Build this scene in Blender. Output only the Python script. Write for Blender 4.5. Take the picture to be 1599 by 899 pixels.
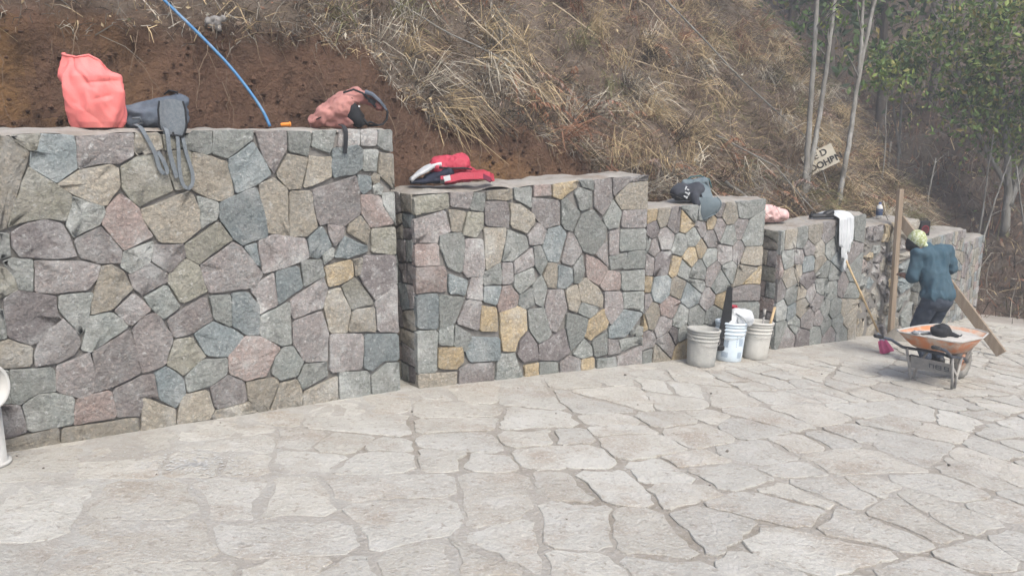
import bpy, bmesh, math, random
import numpy as np
from mathutils import Vector, Matrix, Quaternion

for o in list(bpy.data.objects):
    bpy.data.objects.remove(o)
scene = bpy.context.scene
COL = scene.collection
R = math.radians
random.seed(7)
RNG = np.random.default_rng(7)

# ------------------------------------------------------------------ camera
cam_d = bpy.data.cameras.new('camera')
cam = bpy.data.objects.new('camera', cam_d)
COL.objects.link(cam)
cam_d.sensor_width = 36.0
cam_d.lens = 27.69
cam_d.clip_start = 0.05
cam_d.clip_end = 600.0
cam.location = (0.0, 0.0, 1.6)
cam.rotation_euler = (R(90 - 11.71), 0.0, 0.0)
scene.camera = cam

# ------------------------------------------------------------------ sky, sun, exposure
SUN_EL, SUN_AZ = 52.0, 150.0          # azimuth clockwise from +Y: behind the camera, to its right
world = bpy.data.worlds.new('World')
scene.world = world
world.use_nodes = True
wn = world.node_tree
bg = wn.nodes['Background']
sky = wn.nodes.new('ShaderNodeTexSky')
sky.sky_type = 'NISHITA'
sky.sun_disc = False
sky.sun_elevation = R(SUN_EL)
sky.sun_rotation = R(SUN_AZ)
sky.air_density = 1.0
sky.dust_density = 4.0
sky.ozone_density = 1.0
wn.links.new(sky.outputs[0], bg.inputs[0])
bg.inputs[1].default_value = 0.13
sun_d = bpy.data.lights.new('sun', 'SUN')
sun_d.energy = 1.5
sun_d.angle = R(28)
sun_d.color = (1.0, 0.98, 0.905)
sun = bpy.data.objects.new('sun', sun_d)
COL.objects.link(sun)
sd = Vector((math.sin(R(SUN_AZ)) * math.cos(R(SUN_EL)), math.cos(R(SUN_AZ)) * math.cos(R(SUN_EL)), math.sin(R(SUN_EL))))
sun.rotation_euler = sd.to_track_quat('Z', 'Y').to_euler()
sun.location = (6, -8, 20)
vs = scene.view_settings
vs.view_transform = 'Standard'
vs.look = 'None'
vs.exposure = 1.52
vs.gamma = 1.0
vs.use_curve_mapping = False
scene.cycles.use_denoising = True
scene.cycles.max_bounces = 4
scene.cycles.volume_bounces = 0

# ------------------------------------------------------------------ helpers
def tag(o, label=None, cat=None, group=None, kind=None):
    if label: o['label'] = label
    if cat: o['category'] = cat
    if group: o['group'] = group
    if kind: o['kind'] = kind
    return o

def link(o, parent=None):
    COL.objects.link(o)
    if parent is not None:
        o.parent = parent
    return o

def empty(name, loc=(0, 0, 0), rot=None):
    o = bpy.data.objects.new(name, None)
    o.empty_display_size = 0.1
    o.location = loc
    if rot is not None:
        if isinstance(rot, (int, float)):
            o.rotation_euler = (0, 0, rot)
        else:
            o.rotation_mode = 'QUATERNION'
            o.rotation_quaternion = rot
    return link(o)

class MB:
    """collects vertices and faces; build() links them as one mesh object"""
    def __init__(s):
        s.v, s.f, s.sm, s.mi = [], [], [], []
    def add(s, vs_, fs_, smooth=False, mi=0):
        b = len(s.v)
        s.v.extend([tuple(p) for p in vs_])
        s.f.extend([tuple(i + b for i in f) for f in fs_])
        s.sm.extend([smooth] * len(fs_))
        s.mi.extend([mi] * len(fs_))
        return s
    def box(s, c, size, rot=None, mi=0):
        hx, hy, hz = size[0] / 2, size[1] / 2, size[2] / 2
        P = [Vector((x, y, z)) for z in (-hz, hz) for y in (-hy, hy) for x in (-hx, hx)]
        if rot is not None:
            P = [rot @ p for p in P]
        P = [p + Vector(c) for p in P]
        return s.add(P, [(0, 2, 3, 1), (4, 5, 7, 6), (0, 1, 5, 4), (2, 6, 7, 3), (0, 4, 6, 2), (1, 3, 7, 5)], mi=mi)
    def bar(s, a, b, w, h, up=(0, 0, 1), mi=0):
        a, b = Vector(a), Vector(b)
        z = (b - a)
        L = z.length
        z.normalize()
        x = Vector(up).cross(z)
        if x.length < 1e-4:
            x = Vector((1, 0, 0)).cross(z)
        x.normalize()
        y = z.cross(x)
        m = Matrix((x, y, z)).transposed()
        return s.box((a + b) / 2, (w, h, L), m, mi)
    def tube(s, pts, rad, n=8, cap=True, smooth=True, flat=1.0, mi=0):
        pts = [Vector(p) for p in pts]
        if not isinstance(rad, (list, tuple)):
            rad = [rad] * len(pts)
        V, Fc = [], []
        up = None
        for i, p in enumerate(pts):
            t = (pts[min(i + 1, len(pts) - 1)] - pts[max(i - 1, 0)]).normalized()
            if up is None:
                up = Vector((0, 0, 1)) if abs(t.z) < 0.9 else Vector((1, 0, 0))
            x = up.cross(t)
            if x.length < 1e-5:
                x = Vector((0, 1, 0)).cross(t)
            x.normalize()
            y = t.cross(x)
            up = y
            for k in range(n):
                a = 2 * math.pi * k / n
                V.append(p + (x * math.cos(a) + y * math.sin(a) * flat) * rad[i])
        for i in range(len(pts) - 1):
            for k in range(n):
                a, b = i * n + k, i * n + (k + 1) % n
                Fc.append((a, b, b + n, a + n))
        if cap:
            Fc.append(tuple(reversed(range(n))))
            Fc.append(tuple(range((len(pts) - 1) * n, len(pts) * n)))
        return s.add(V, Fc, smooth, mi)
    def lathe(s, prof, n=28, c=(0, 0, 0), smooth=True, sx=1.0, sy=1.0, mi=0):
        V, Fc = [], []
        for r, z in prof:
            for k in range(n):
                a = 2 * math.pi * k / n
                V.append((c[0] + r * sx * math.cos(a), c[1] + r * sy * math.sin(a), c[2] + z))
        for i in range(len(prof) - 1):
            for k in range(n):
                a, b = i * n + k, i * n + (k + 1) % n
                Fc.append((a, b, b + n, a + n))
        return s.add(V, Fc, smooth, mi)
    def ribbon(s, pts, w, thick=0.004, side=(1, 0, 0), mi=0):
        """a strap: flat band of width w along pts, its width along 'side'"""
        pts = [Vector(p) for p in pts]
        V, Fc = [], []
        ww = w if isinstance(w, (list, tuple)) else [w] * len(pts)
        for i, p in enumerate(pts):
            t = (pts[min(i + 1, len(pts) - 1)] - pts[max(i - 1, 0)]).normalized()
            sd_ = Vector(side)
            sd_ = (sd_ - t * sd_.dot(t)).normalized()
            nn = t.cross(sd_).normalized()
            for a, b in ((-1, -1), (1, -1), (1, 1), (-1, 1)):
                V.append(p + sd_ * (a * ww[i] / 2) + nn * (b * thick / 2))
        for i in range(len(pts) - 1):
            for k in range(4):
                a, b = i * 4 + k, i * 4 + (k + 1) % 4
                Fc.append((a, b, b + 4, a + 4))
        Fc.append((3, 2, 1, 0))
        m = (len(pts) - 1) * 4
        Fc.append((m, m + 1, m + 2, m + 3))
        return s.add(V, Fc, False, mi)
    def grid(s, fn, nu, nv, smooth=True, mi=0):
        V = [fn(i / nu, j / nv) for j in range(nv + 1) for i in range(nu + 1)]
        Fc = []
        for j in range(nv):
            for i in range(nu):
                a = j * (nu + 1) + i
                Fc.append((a, a + 1, a + nu + 2, a + nu + 1))
        return s.add(V, Fc, smooth, mi)
    def mesh(s, name, mats):
        me = bpy.data.meshes.new(name)
        me.from_pydata(s.v, [], s.f)
        for m in (mats if isinstance(mats, (list, tuple)) else [mats]):
            me.materials.append(m)
        me.polygons.foreach_set('use_smooth', s.sm)
        me.polygons.foreach_set('material_index', s.mi)
        me.update()
        return me
    def build(s, name, mats, parent=None, loc=None):
        o = bpy.data.objects.new(name, s.mesh(name, mats))
        if loc is not None:
            o.location = loc
        return link(o, parent)

def np_mesh(name, V, F, mat, smooth=False, colors=None):
    """fast mesh from arrays: V (n,3), F (m,k) with equal-sized faces; colors (m,3) one per face"""
    me = bpy.data.meshes.new(name)
    m, k = F.shape
    me.vertices.add(len(V))
    me.vertices.foreach_set('co', np.ascontiguousarray(V, np.float32).ravel())
    me.loops.add(m * k)
    me.loops.foreach_set('vertex_index', np.ascontiguousarray(F, np.int32).ravel())
    me.polygons.add(m)
    me.polygons.foreach_set('loop_start', np.arange(0, m * k, k, dtype=np.int32))
    me.polygons.foreach_set('use_smooth', np.full(m, smooth))
    me.materials.append(mat)
    if colors is not None:
        at = me.color_attributes.new('tint', 'FLOAT_COLOR', 'CORNER')
        c = np.ones((m, k, 4), np.float32)
        c[:, :, :3] = colors[:, None, :]
        at.data.foreach_set('color', c.ravel())
    me.update(calc_edges=True)
    me.validate()
    return me

# --- value noise on arrays
def _hash(ix, iy, iz):
    h = (ix.astype(np.uint32) * np.uint32(374761393) + iy.astype(np.uint32) * np.uint32(668265263) + iz.astype(np.uint32) * np.uint32(2147483647 - 1274126177))
    h = (h ^ (h >> np.uint32(13))) * np.uint32(1274126177)
    h = h ^ (h >> np.uint32(16))
    return (h & np.uint32(0xffff)).astype(np.float64) / 65535.0

def vnoise(x, y, z=0.0):
    x = np.asarray(x, float); y = np.asarray(y, float); z = np.asarray(z, float) + np.zeros_like(x)
    ix, iy, iz = np.floor(x).astype(np.int64), np.floor(y).astype(np.int64), np.floor(z).astype(np.int64)
    fx, fy, fz = x - ix, y - iy, z - iz
    fx, fy, fz = (t * t * (3 - 2 * t) for t in (fx, fy, fz))
    r = 0
    for dx in (0, 1):
        for dy in (0, 1):
            for dz in (0, 1):
                w = (fx if dx else 1 - fx) * (fy if dy else 1 - fy) * (fz if dz else 1 - fz)
                r = r + w * _hash(ix + dx + 1000, iy + dy + 1000, iz + dz + 1000)
    return r * 2 - 1

def fbm(x, y, z=0.0, oct=4):
    a, r, f = 1.0, 0, 1.0
    for _ in range(oct):
        r = r + a * vnoise(np.asarray(x) * f, np.asarray(y) * f, np.asarray(z) * f)
        a *= 0.5; f *= 2.03
    return r

# --- rounded solids from chains of spheres, fused by a voxel remesh into one continuous skin
_ICO = {}
def _ico(sub):
    if sub not in _ICO:
        bm = bmesh.new(); bmesh.ops.create_icosphere(bm, subdivisions=sub, radius=1.0)
        _ICO[sub] = (np.array([v.co[:] for v in bm.verts]), np.array([[v.index for v in f.verts] for f in bm.faces]))
        bm.free()
    return _ICO[sub]

class Balls:
    def __init__(s):
        s.V, s.F, s.n = [], [], 0

def ball(bm, c, r, sc=(1, 1, 1)):
    v, f = _ico(3 if r > 0.03 else 2)
    bm.V.append(v * r * np.array(sc) + np.array(tuple(c)))
    bm.F.append(f + bm.n)
    bm.n += len(v)

def limb(bm, a, b, ra, rb, sc=(1, 1, 1)):
    a, b = Vector(a), Vector(b)
    n = max(2, int((b - a).length / (min(ra, rb) * 0.45)) + 1)
    for i in range(n + 1):
        t = i / n
        ball(bm, a.lerp(b, t), ra + (rb - ra) * t, sc)

def fuse(name, fill, voxel, mats, parent=None, smooth=4, amp=0.0, freq=8.0, seed=0, fold=(1, 1, 1), cut=None, loc=None):
    bl = Balls()
    fill(bl)
    me = bpy.data.meshes.new(name + '_src')
    VV, FF = np.concatenate(bl.V), np.concatenate(bl.F)
    me.vertices.add(len(VV)); me.vertices.foreach_set('co', VV.astype(np.float32).ravel())
    me.loops.add(FF.size); me.loops.foreach_set('vertex_index', FF.astype(np.int32).ravel())
    me.polygons.add(len(FF)); me.polygons.foreach_set('loop_start', np.arange(0, FF.size, 3, dtype=np.int32))
    me.update(calc_edges=True)
    tmp = bpy.data.objects.new(name + '_src', me)
    COL.objects.link(tmp)
    md = tmp.modifiers.new('r', 'REMESH'); md.mode = 'VOXEL'; md.voxel_size = voxel
    if smooth:
        ms = tmp.modifiers.new('s', 'SMOOTH'); ms.iterations = smooth; ms.factor = 0.5
    dg = bpy.context.evaluated_depsgraph_get()
    out = bpy.data.meshes.new_from_object(tmp.evaluated_get(dg))
    bpy.data.objects.remove(tmp)
    bpy.data.meshes.remove(me)
    out.name = name
    if amp > 0:
        n = len(out.vertices)
        co = np.empty(n * 3, np.float32); out.vertices.foreach_get('co', co); co = co.reshape(-1, 3).astype(float)
        no = np.empty(n * 3, np.float32); out.vertices.foreach_get('normal', no); no = no.reshape(-1, 3)
        q = co * freq * np.array(fold)
        d = fbm(q[:, 0] + seed * 3.1, q[:, 1] + seed * 1.7, q[:, 2], 3)
        d = 1 - 2 * np.abs(d)          # ridged: creases
        co = co + no * (d * amp)[:, None]
        out.vertices.foreach_set('co', co.astype(np.float32).ravel())
    if cut is not None:
        bm = bmesh.new(); bm.from_mesh(out)
        for p, nrm in cut:
            g = bm.verts[:] + bm.edges[:] + bm.faces[:]
            bmesh.ops.bisect_plane(bm, geom=g, plane_co=p, plane_no=nrm, clear_outer=True)
        bm.to_mesh(out); bm.free()
    out.materials.clear()
    for m in (mats if isinstance(mats, (list, tuple)) else [mats]):
        out.materials.append(m)
    out.polygons.foreach_set('use_smooth', [True] * len(out.polygons))
    out.update()
    o = bpy.data.objects.new(name, out)
    if loc is not None:
        o.location = loc
    return link(o, parent)

# ------------------------------------------------------------------ materials
def _mix(nt, fac, a, b, mode='MIX'):
    n = nt.nodes.new('ShaderNodeMix'); n.data_type = 'RGBA'; n.blend_type = mode
    for i, v in ((0, fac), (6, a), (7, b)):
        if hasattr(v, 'links') or isinstance(v, bpy.types.NodeSocket):
            nt.links.new(v, n.inputs[i])
        else:
            n.inputs[i].default_value = v if i == 0 else (v[0], v[1], v[2], 1)
    return n.outputs[2]

def _noise(nt, co, scale, detail=5, rough=0.6, lo=0.35, hi=0.65, dist=0.0):
    n = nt.nodes.new('ShaderNodeTexNoise')
    n.inputs['Scale'].default_value = scale
    n.inputs['Detail'].default_value = detail
    n.inputs['Roughness'].default_value = rough
    n.inputs['Distortion'].default_value = dist
    nt.links.new(co, n.inputs['Vector'])
    m = nt.nodes.new('ShaderNodeMapRange')
    m.inputs[1].default_value = lo; m.inputs[2].default_value = hi
    nt.links.new(n.outputs[0], m.inputs[0])
    return m.outputs[0]

def mat(name, c1, c2=None, scale=6, rough=0.9, bump=0.0, bscale=40, bdist=0.01, patches=(), rand=0.0, metal=0.0, spec=0.3,
        attr=None, coords='Object', stretch=None, rough_bump=None, lo=0.35, hi=0.65, translucent=0.0, seams=None):
    m = bpy.data.materials.new(name)
    m.use_nodes = True
    nt = m.node_tree
    p = nt.nodes['Principled BSDF']
    p.inputs['Roughness'].default_value = rough
    p.inputs['Metallic'].default_value = metal
    p.inputs['Specular IOR Level'].default_value = spec
    tc = nt.nodes.new('ShaderNodeTexCoord')
    co = tc.outputs[coords]
    if stretch:
        mp = nt.nodes.new('ShaderNodeMapping'); mp.inputs['Scale'].default_value = stretch
        nt.links.new(co, mp.inputs[0]); co = mp.outputs[0]
    if attr:
        a = nt.nodes.new('ShaderNodeAttribute'); a.attribute_name = attr
        col = a.outputs['Color']
        if c2:
            col = _mix(nt, _noise(nt, co, scale, lo=lo, hi=hi), col, c2)
    elif c2:
        col = _mix(nt, _noise(nt, co, scale, lo=lo, hi=hi), c1, c2)
    else:
        r = nt.nodes.new('ShaderNodeRGB'); r.outputs[0].default_value = (*c1, 1); col = r.outputs[0]
    for (c, sc_, lo_, hi_, amt) in patches:
        f = _noise(nt, co, sc_, 6, 0.65, lo_, hi_)
        mm = nt.nodes.new('ShaderNodeMath'); mm.operation = 'MULTIPLY'; mm.inputs[1].default_value = amt
        nt.links.new(f, mm.inputs[0])
        col = _mix(nt, mm.outputs[0], col, c)
    if rand:
        oi = nt.nodes.new('ShaderNodeObjectInfo')
        mr = nt.nodes.new('ShaderNodeMapRange'); mr.inputs[3].default_value = 1 - rand; mr.inputs[4].default_value = 1 + rand
        nt.links.new(oi.outputs['Random'], mr.inputs[0])
        h = nt.nodes.new('ShaderNodeHueSaturation')
        nt.links.new(mr.outputs[0], h.inputs['Value']); nt.links.new(col, h.inputs['Color'])
        col = h.outputs[0]
    nt.links.new(col, p.inputs['Base Color'])
    if bump:
        bb = nt.nodes.new('ShaderNodeBump'); bb.inputs['Strength'].default_value = bump; bb.inputs['Distance'].default_value = bdist
        nt.links.new(_noise(nt, co, bscale, 8, 0.65, 0.2, 0.8), bb.inputs['Height'])
        if rough_bump:
            b2 = nt.nodes.new('ShaderNodeBump'); b2.inputs['Strength'].default_value = rough_bump[1]; b2.inputs['Distance'].default_value = rough_bump[2]
            nt.links.new(_noise(nt, co, rough_bump[0], 3, 0.5, 0.2, 0.8), b2.inputs['Height'])
            nt.links.new(b2.outputs[0], bb.inputs['Normal'])
        nt.links.new(bb.outputs[0], p.inputs['Normal'])
    if translucent:
        tr = nt.nodes.new('ShaderNodeBsdfTranslucent'); nt.links.new(col, tr.inputs[0])
        mx = nt.nodes.new('ShaderNodeMixShader'); mx.inputs[0].default_value = translucent
        nt.links.new(p.outputs[0], mx.inputs[1]); nt.links.new(tr.outputs[0], mx.inputs[2])
        nt.links.new(mx.outputs[0], nt.nodes['Material Output'].inputs['Surface'])
    return m

LIME = (0.46, 0.47, 0.46)
def stone_mat(name, c1, c2, lime=0.45):
    return mat(name, c1, c2, scale=7, rough=0.92, bump=0.8, bscale=42, bdist=0.018, rand=0.20, spec=0.2,
               rough_bump=(9, 0.5, 0.02),
               patches=(((c1[0] * 0.62, c1[1] * 0.6, c1[2] * 0.6), 22, 0.48, 0.68, 0.75),
                        ((c1[0] * 1.45, c1[1] * 1.4, c1[2] * 1.35), 48, 0.50, 0.66, 0.8),
                        (LIME, 3.2, 0.50, 0.68, lime * 1.2), (LIME, 30, 0.58, 0.68, lime * 1.3)))
STONE = {
    'g': stone_mat('stone_grey', (0.195, 0.212, 0.202), (0.228, 0.232, 0.218)),
    'b': stone_mat('stone_blue_grey', (0.175, 0.205, 0.212), (0.215, 0.235, 0.235)),
    'm': stone_mat('stone_mauve', (0.222, 0.202, 0.195), (0.212, 0.210, 0.206), 0.5),
    'p': stone_mat('stone_pink', (0.262, 0.212, 0.195), (0.228, 0.208, 0.195)),
    't': stone_mat('stone_tan', (0.262, 0.240, 0.198), (0.228, 0.220, 0.195), 0.3),
    'o': stone_mat('stone_olive', (0.205, 0.205, 0.172), (0.235, 0.225, 0.195), 0.3),
    'd': stone_mat('stone_dark', (0.142, 0.132, 0.132), (0.175, 0.160, 0.157), 0.45),
    'y': stone_mat('stone_ochre', (0.325, 0.262, 0.165), (0.270, 0.238, 0.182), 0.3),
}
MORTAR = mat('mortar', (0.15, 0.145, 0.135), (0.21, 0.20, 0.188), 12, bump=0.6, bscale=60)
COPING = mat('coping_cement', (0.30, 0.285, 0.26), (0.23, 0.215, 0.19), 5, bump=0.6, bscale=50, patches=(((0.17, 0.135, 0.105), 4, 0.5, 0.7, 0.8),))
def flag_mat(name, c1, c2):
    return mat(name, c1, c2, 3.5, rough=0.93, bump=0.9, bscale=34, bdist=0.014, rand=0.07, spec=0.2, rough_bump=(6, 0.6, 0.016),
               patches=(((0.265, 0.215, 0.165), 2.3, 0.50, 0.70, 0.65), ((0.47, 0.465, 0.445), 5, 0.53, 0.73, 0.6), ((0.20, 0.17, 0.135), 24, 0.55, 0.68, 0.6), ((0.47, 0.46, 0.43), 60, 0.52, 0.64, 0.7)))
FLAGS = [flag_mat('flagstone_beige', (0.422, 0.405, 0.362), (0.360, 0.343, 0.303)), flag_mat('flagstone_grey', (0.402, 0.390, 0.356), (0.345, 0.332, 0.299)),
         flag_mat('flagstone_pale', (0.436, 0.425, 0.388), (0.375, 0.362, 0.326)), flag_mat('flagstone_tan', (0.408, 0.388, 0.345), (0.350, 0.330, 0.290))]
BED = mat('joint_dust', (1, 1, 1), (0.33, 0.31, 0.275), 4, attr='tint', bump=0.9, bscale=40, bdist=0.014, spec=0.15,
          patches=(((0.26, 0.22, 0.18), 6, 0.56, 0.75, 0.45), ((0.44, 0.435, 0.415), 40, 0.52, 0.66, 0.5)))
SOIL_ROAD = mat('road_dust', (0.33, 0.305, 0.275), (0.25, 0.228, 0.20), 1.5, bump=0.5, bscale=30, coords='Object')
HILL = mat('hill_soil', (1, 1, 1), (0.060, 0.040, 0.030), 3.0, attr='tint', bump=1.0, bscale=20, bdist=0.08, lo=0.45, hi=0.75, spec=0.1,
           patches=(((0.135, 0.082, 0.058), 1.3, 0.5, 0.7, 0.6), ((0.27, 0.20, 0.15), 30, 0.6, 0.75, 0.5)))
GRASS = mat('dry_blades', (1, 1, 1), attr='tint', rough=0.85, spec=0.15, translucent=0.15)
LEAF = mat('green_leaves', (1, 1, 1), attr='tint', rough=0.6, spec=0.3, translucent=0.25)
BARK = mat('pale_bark', (0.205, 0.20, 0.18), (0.115, 0.108, 0.095), 7, bump=0.5, bscale=50, stretch=(1, 1, 0.3), patches=(((0.30, 0.30, 0.285), 9, 0.52, 0.66, 0.7),))
BARKD = mat('dark_bark', (0.13, 0.115, 0.10), (0.085, 0.072, 0.062), 9, bump=0.5, bscale=50, stretch=(1, 1, 0.3))
ROOT = mat('root_bark', (0.24, 0.18, 0.125), (0.155, 0.112, 0.08), 14)
STRAW = mat('straw_stalk', (0.40, 0.33, 0.235), (0.30, 0.25, 0.18), 14, bump=0.3, bscale=50)
WOOD = mat('plank_wood', (0.25, 0.195, 0.14), (0.19, 0.145, 0.105), 6, bump=0.4, bscale=30, stretch=(9, 9, 0.7), rough=0.8, patches=(((0.38, 0.33, 0.27), 3, 0.5, 0.7, 0.6),))
WOODP = mat('handle_wood', (0.47, 0.35, 0.20), (0.36, 0.26, 0.15), 8, rough=0.7, bump=0.2, bscale=40)
def plain(name, c, rough=0.6, k=0.8, metal=0.0, bump=0.15, bscale=60, scale=9, spec=0.3):
    return mat(name, c, (c[0] * k, c[1] * k, c[2] * k), scale, rough=rough, metal=metal, bump=bump, bscale=bscale, spec=spec)
SACK = mat('coral_sack', (0.68, 0.185, 0.175), (0.62, 0.155, 0.145), 4, rough=0.55, bump=0.25, bscale=160, patches=(((0.72, 0.30, 0.27), 4, 0.5, 0.75, 0.5),))
DENIM = mat('faded_denim', (0.085, 0.105, 0.135), (0.13, 0.15, 0.18), 9, rough=0.95, bump=0.5, bscale=220, patches=(((0.05, 0.06, 0.085), 14, 0.5, 0.7, 0.6),))
STRAPG = mat('grey_webbing', (0.115, 0.135, 0.155), (0.17, 0.19, 0.205), 60, rough=0.95, bump=0.5, bscale=260)
SALMON = mat('faded_salmon', (0.40, 0.20, 0.175), (0.28, 0.115, 0.105), 5, rough=0.85, bump=0.35, bscale=120, patches=(((0.50, 0.33, 0.29), 5, 0.5, 0.7, 0.6), ((0.18, 0.08, 0.075), 8, 0.62, 0.75, 0.6)))
BLACKC = plain('black_cloth', (0.022, 0.024, 0.028), 0.85, 0.6)
BLACKP = plain('black_plastic', (0.02, 0.021, 0.023), 0.45, 0.7)
CRIMSON = mat('crimson_nylon', (0.40, 0.042, 0.07), (0.31, 0.03, 0.05), 7, rough=0.6, bump=0.35, bscale=90)
MAROON = plain('maroon_cloth', (0.14, 0.02, 0.045), 0.8)
WHITEC = mat('white_cloth', (0.52, 0.54, 0.55), (0.42, 0.44, 0.46), 7, rough=0.85, bump=0.25, bscale=80)
WHITEP = mat('white_plastic', (0.50, 0.50, 0.48), (0.42, 0.415, 0.40), 4, rough=0.6, patches=(((0.30, 0.28, 0.25), 9, 0.52, 0.68, 0.7),))
BLUEPL = mat('white_pail', (0.58, 0.66, 0.72), (0.52, 0.60, 0.66), 5, rough=0.45, patches=(((0.45, 0.45, 0.43), 9, 0.6, 0.75, 0.5),))
PAILG = mat('cement_pail', (0.30, 0.305, 0.29), (0.40, 0.395, 0.37), 9, rough=0.9, bump=0.4, bscale=60, patches=(((0.22, 0.24, 0.24), 5, 0.5, 0.7, 0.6),))
PAILB = mat('dusty_pail', (0.50, 0.495, 0.46), (0.40, 0.39, 0.36), 6, rough=0.85, bump=0.3, bscale=60, patches=(((0.30, 0.28, 0.25), 9, 0.6, 0.75, 0.6),))
PRINT = plain('pail_print', (0.22, 0.30, 0.40), 0.6)
HOSE = mat('blue_hose', (0.04, 0.145, 0.31), (0.075, 0.19, 0.33), 9, rough=0.5, patches=(((0.33, 0.36, 0.38), 7, 0.5, 0.7, 0.6),))
ORANGE = plain('orange_plastic', (0.70, 0.24, 0.04), 0.5)
TRAY = mat('orange_tray', (0.55, 0.20, 0.085), (0.47, 0.20, 0.10), 6, rough=0.6, patches=(((0.46, 0.39, 0.32), 6, 0.42, 0.60, 0.85),))
CEMENT = mat('cement_crust', (0.47, 0.455, 0.425), (0.37, 0.355, 0.33), 7, bump=0.6, bscale=40, bdist=0.02)
STEEL = mat('dusty_steel', (0.30, 0.29, 0.27), (0.21, 0.205, 0.20), 9, rough=0.7, bump=0.2, bscale=60, patches=(((0.42, 0.40, 0.36), 5, 0.5, 0.7, 0.7),))
TUBED = plain('dark_tube', (0.045, 0.055, 0.075), 0.5)
TYRE = mat('dusty_rubber', (0.10, 0.10, 0.095), (0.24, 0.23, 0.21), 7, rough=0.95, bump=0.3, bscale=50)
PINKB = mat('pink_plastic_bag', (0.50, 0.31, 0.295), (0.54, 0.40, 0.38), 8, rough=0.4, bump=0.3, bscale=30, patches=(((0.55, 0.25, 0.27), 5, 0.5, 0.7, 0.5),))
BRISTLE = plain('magenta_bristle', (0.52, 0.10, 0.21), 0.7, 0.7)
SLATE = mat('slate_cloth', (0.10, 0.13, 0.145), (0.13, 0.16, 0.175), 9, rough=0.9, bump=0.3, bscale=150)
DARKBAG = mat('charcoal_bag', (0.030, 0.033, 0.042), (0.05, 0.055, 0.066), 8, rough=0.85, bump=0.3, bscale=150)
SHIRT = mat('navy_shirt', (0.032, 0.068, 0.094), (0.050, 0.088, 0.114), 6, rough=0.95, bump=0.3, bscale=120)
JEANS = mat('dark_jeans', (0.032, 0.042, 0.062), (0.055, 0.066, 0.085), 8, rough=0.95, bump=0.4, bscale=200)
SKIN = plain('skin', (0.20, 0.105, 0.07), 0.6, 0.85)
CAPM = mat('lime_bandana', (0.27, 0.30, 0.14), (0.42, 0.45, 0.34), 40, rough=0.9, lo=0.47, hi=0.53)
SIGNW = mat('sign_board', (0.58, 0.54, 0.44), (0.48, 0.44, 0.36), 6, rough=0.8, bump=0.2)
INK = plain('sign_ink', (0.035, 0.035, 0.035), 0.8)

# ------------------------------------------------------------------ the lie of the land
OX, OY = -2.71, 3.90                       # along the wall: s; behind the wall: n
DX, DY = 0.769, 0.639
def ground_z(x, y):
    return -0.066 * x - 0.075 * y
def world_sn(s, n):
    return OX + DX * s - DY * n, OY + DY * s + DX * n
NW_S = [-6, 0, 2.55, 2.7, 5.08, 6.76, 7.05, 8.71, 10.1, 12.06, 13.29, 20]
NW_N = [-0.33, 0.0, 0.141, 0.12, -0.047, -0.184, -0.21, -0.29, -0.34, -0.146, 0.0, 0.9]
def wall_line(s):
    return np.interp(s, NW_S, NW_N)
def fill_level(s):
    xs = [-8, 2.42, 3.15, 5.0, 5.3, 6.75, 7.05, 8.7, 8.95, 10.0, 10.3, 12.0, 12.3, 13.3, 40]
    zs = [1.55, 1.55, 1.12, 1.12, 0.83, 0.83, 0.51, 0.51, 0.385, 0.385, 0.085, 0.085, -0.13, -0.13, -0.2]
    return np.interp(s, xs, zs)
def cut_height(s):
    return np.interp(s, [-8, 2.3, 2.9, 3.4, 4.3, 4.8, 5.2, 40], [0.66, 0.66, 0.80, 0.52, 0.42, 0.22, 0.0, 0.0])
def foot(s):
    s = np.asarray(s, float)
    return 0.60 + np.where(s > 12.3, 0.4 * (s - 12.3), 0)
def hill_z(s, np_):
    """np_: distance behind the wall's face"""
    zt = fill_level(s)
    hc = cut_height(s)
    m = np_ - foot(s)
    run = hc / 3.2
    z = zt + np.clip(m * 3.2, 0, hc) + np.maximum(m - run, 0) * 1.04 + np.clip((s - 13.2) / 0.3, 0, 1) * np.clip(m, -2.6, 0) * 0.9
    x, y = world_sn(s, np_ + wall_line(s))
    k = np.clip((m + 0.25) / 0.4, 0, 1)
    z = z + k * (0.10 * fbm(x * 1.1, y * 1.1, 0, 3) * np.clip(m, 0, 2) + 0.035 * fbm(x * 5, y * 5, z * 5, 3)) + 0.012 * fbm(x * 9, y * 9, 0, 2)
    return z

# ground sheet
mb = MB()
def gfn(u, v):
    x, y = -110 + 220 * u, -110 + 220 * v
    return (x, y, ground_z(x, y) - 0.03)
mb.grid(gfn, 44, 44)
tag(mb.build('ground', SOIL_ROAD), 'pale dusty ground of the unpaved road', 'ground', kind='structure')

# hillside behind the wall: soil cut, then a steep grown slope
ss = np.concatenate([np.arange(-5, 14, 0.055), np.arange(14, 30, 0.25)])
nn = np.concatenate([np.array([0.435, 0.44, 0.49]), np.arange(0.55, 1.6, 0.026), np.arange(1.6, 5, 0.09), np.arange(5, 24, 0.5)])
S, N = np.meshgrid(ss, nn)
Z = hill_z(S, N)
X, Y = world_sn(S, N + wall_line(S))
steep = np.clip((N - foot(S) + 0.08) / 0.1, 0, 1)
jit = (0.055 * fbm(X * 4 + 9, Z * 4, Y * 4, 4) + 0.03 * fbm(X * 13, Z * 7, Y * 13, 3)) * steep
X = X + 0.64 * jit; Y = Y - 0.77 * jit
Z[0, :] = -2.6          # the fill's buried front
V = np.stack([X.ravel(), Y.ravel(), Z.ravel()], 1)
nr, nc = X.shape
idx = np.arange(nr * nc).reshape(nr, nc)
Fq = np.stack([idx[:-1, :-1].ravel(), idx[:-1, 1:].ravel(), idx[1:, 1:].ravel(), idx[1:, :-1].ravel()], 1)
fc = V[Fq].mean(1)
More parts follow.
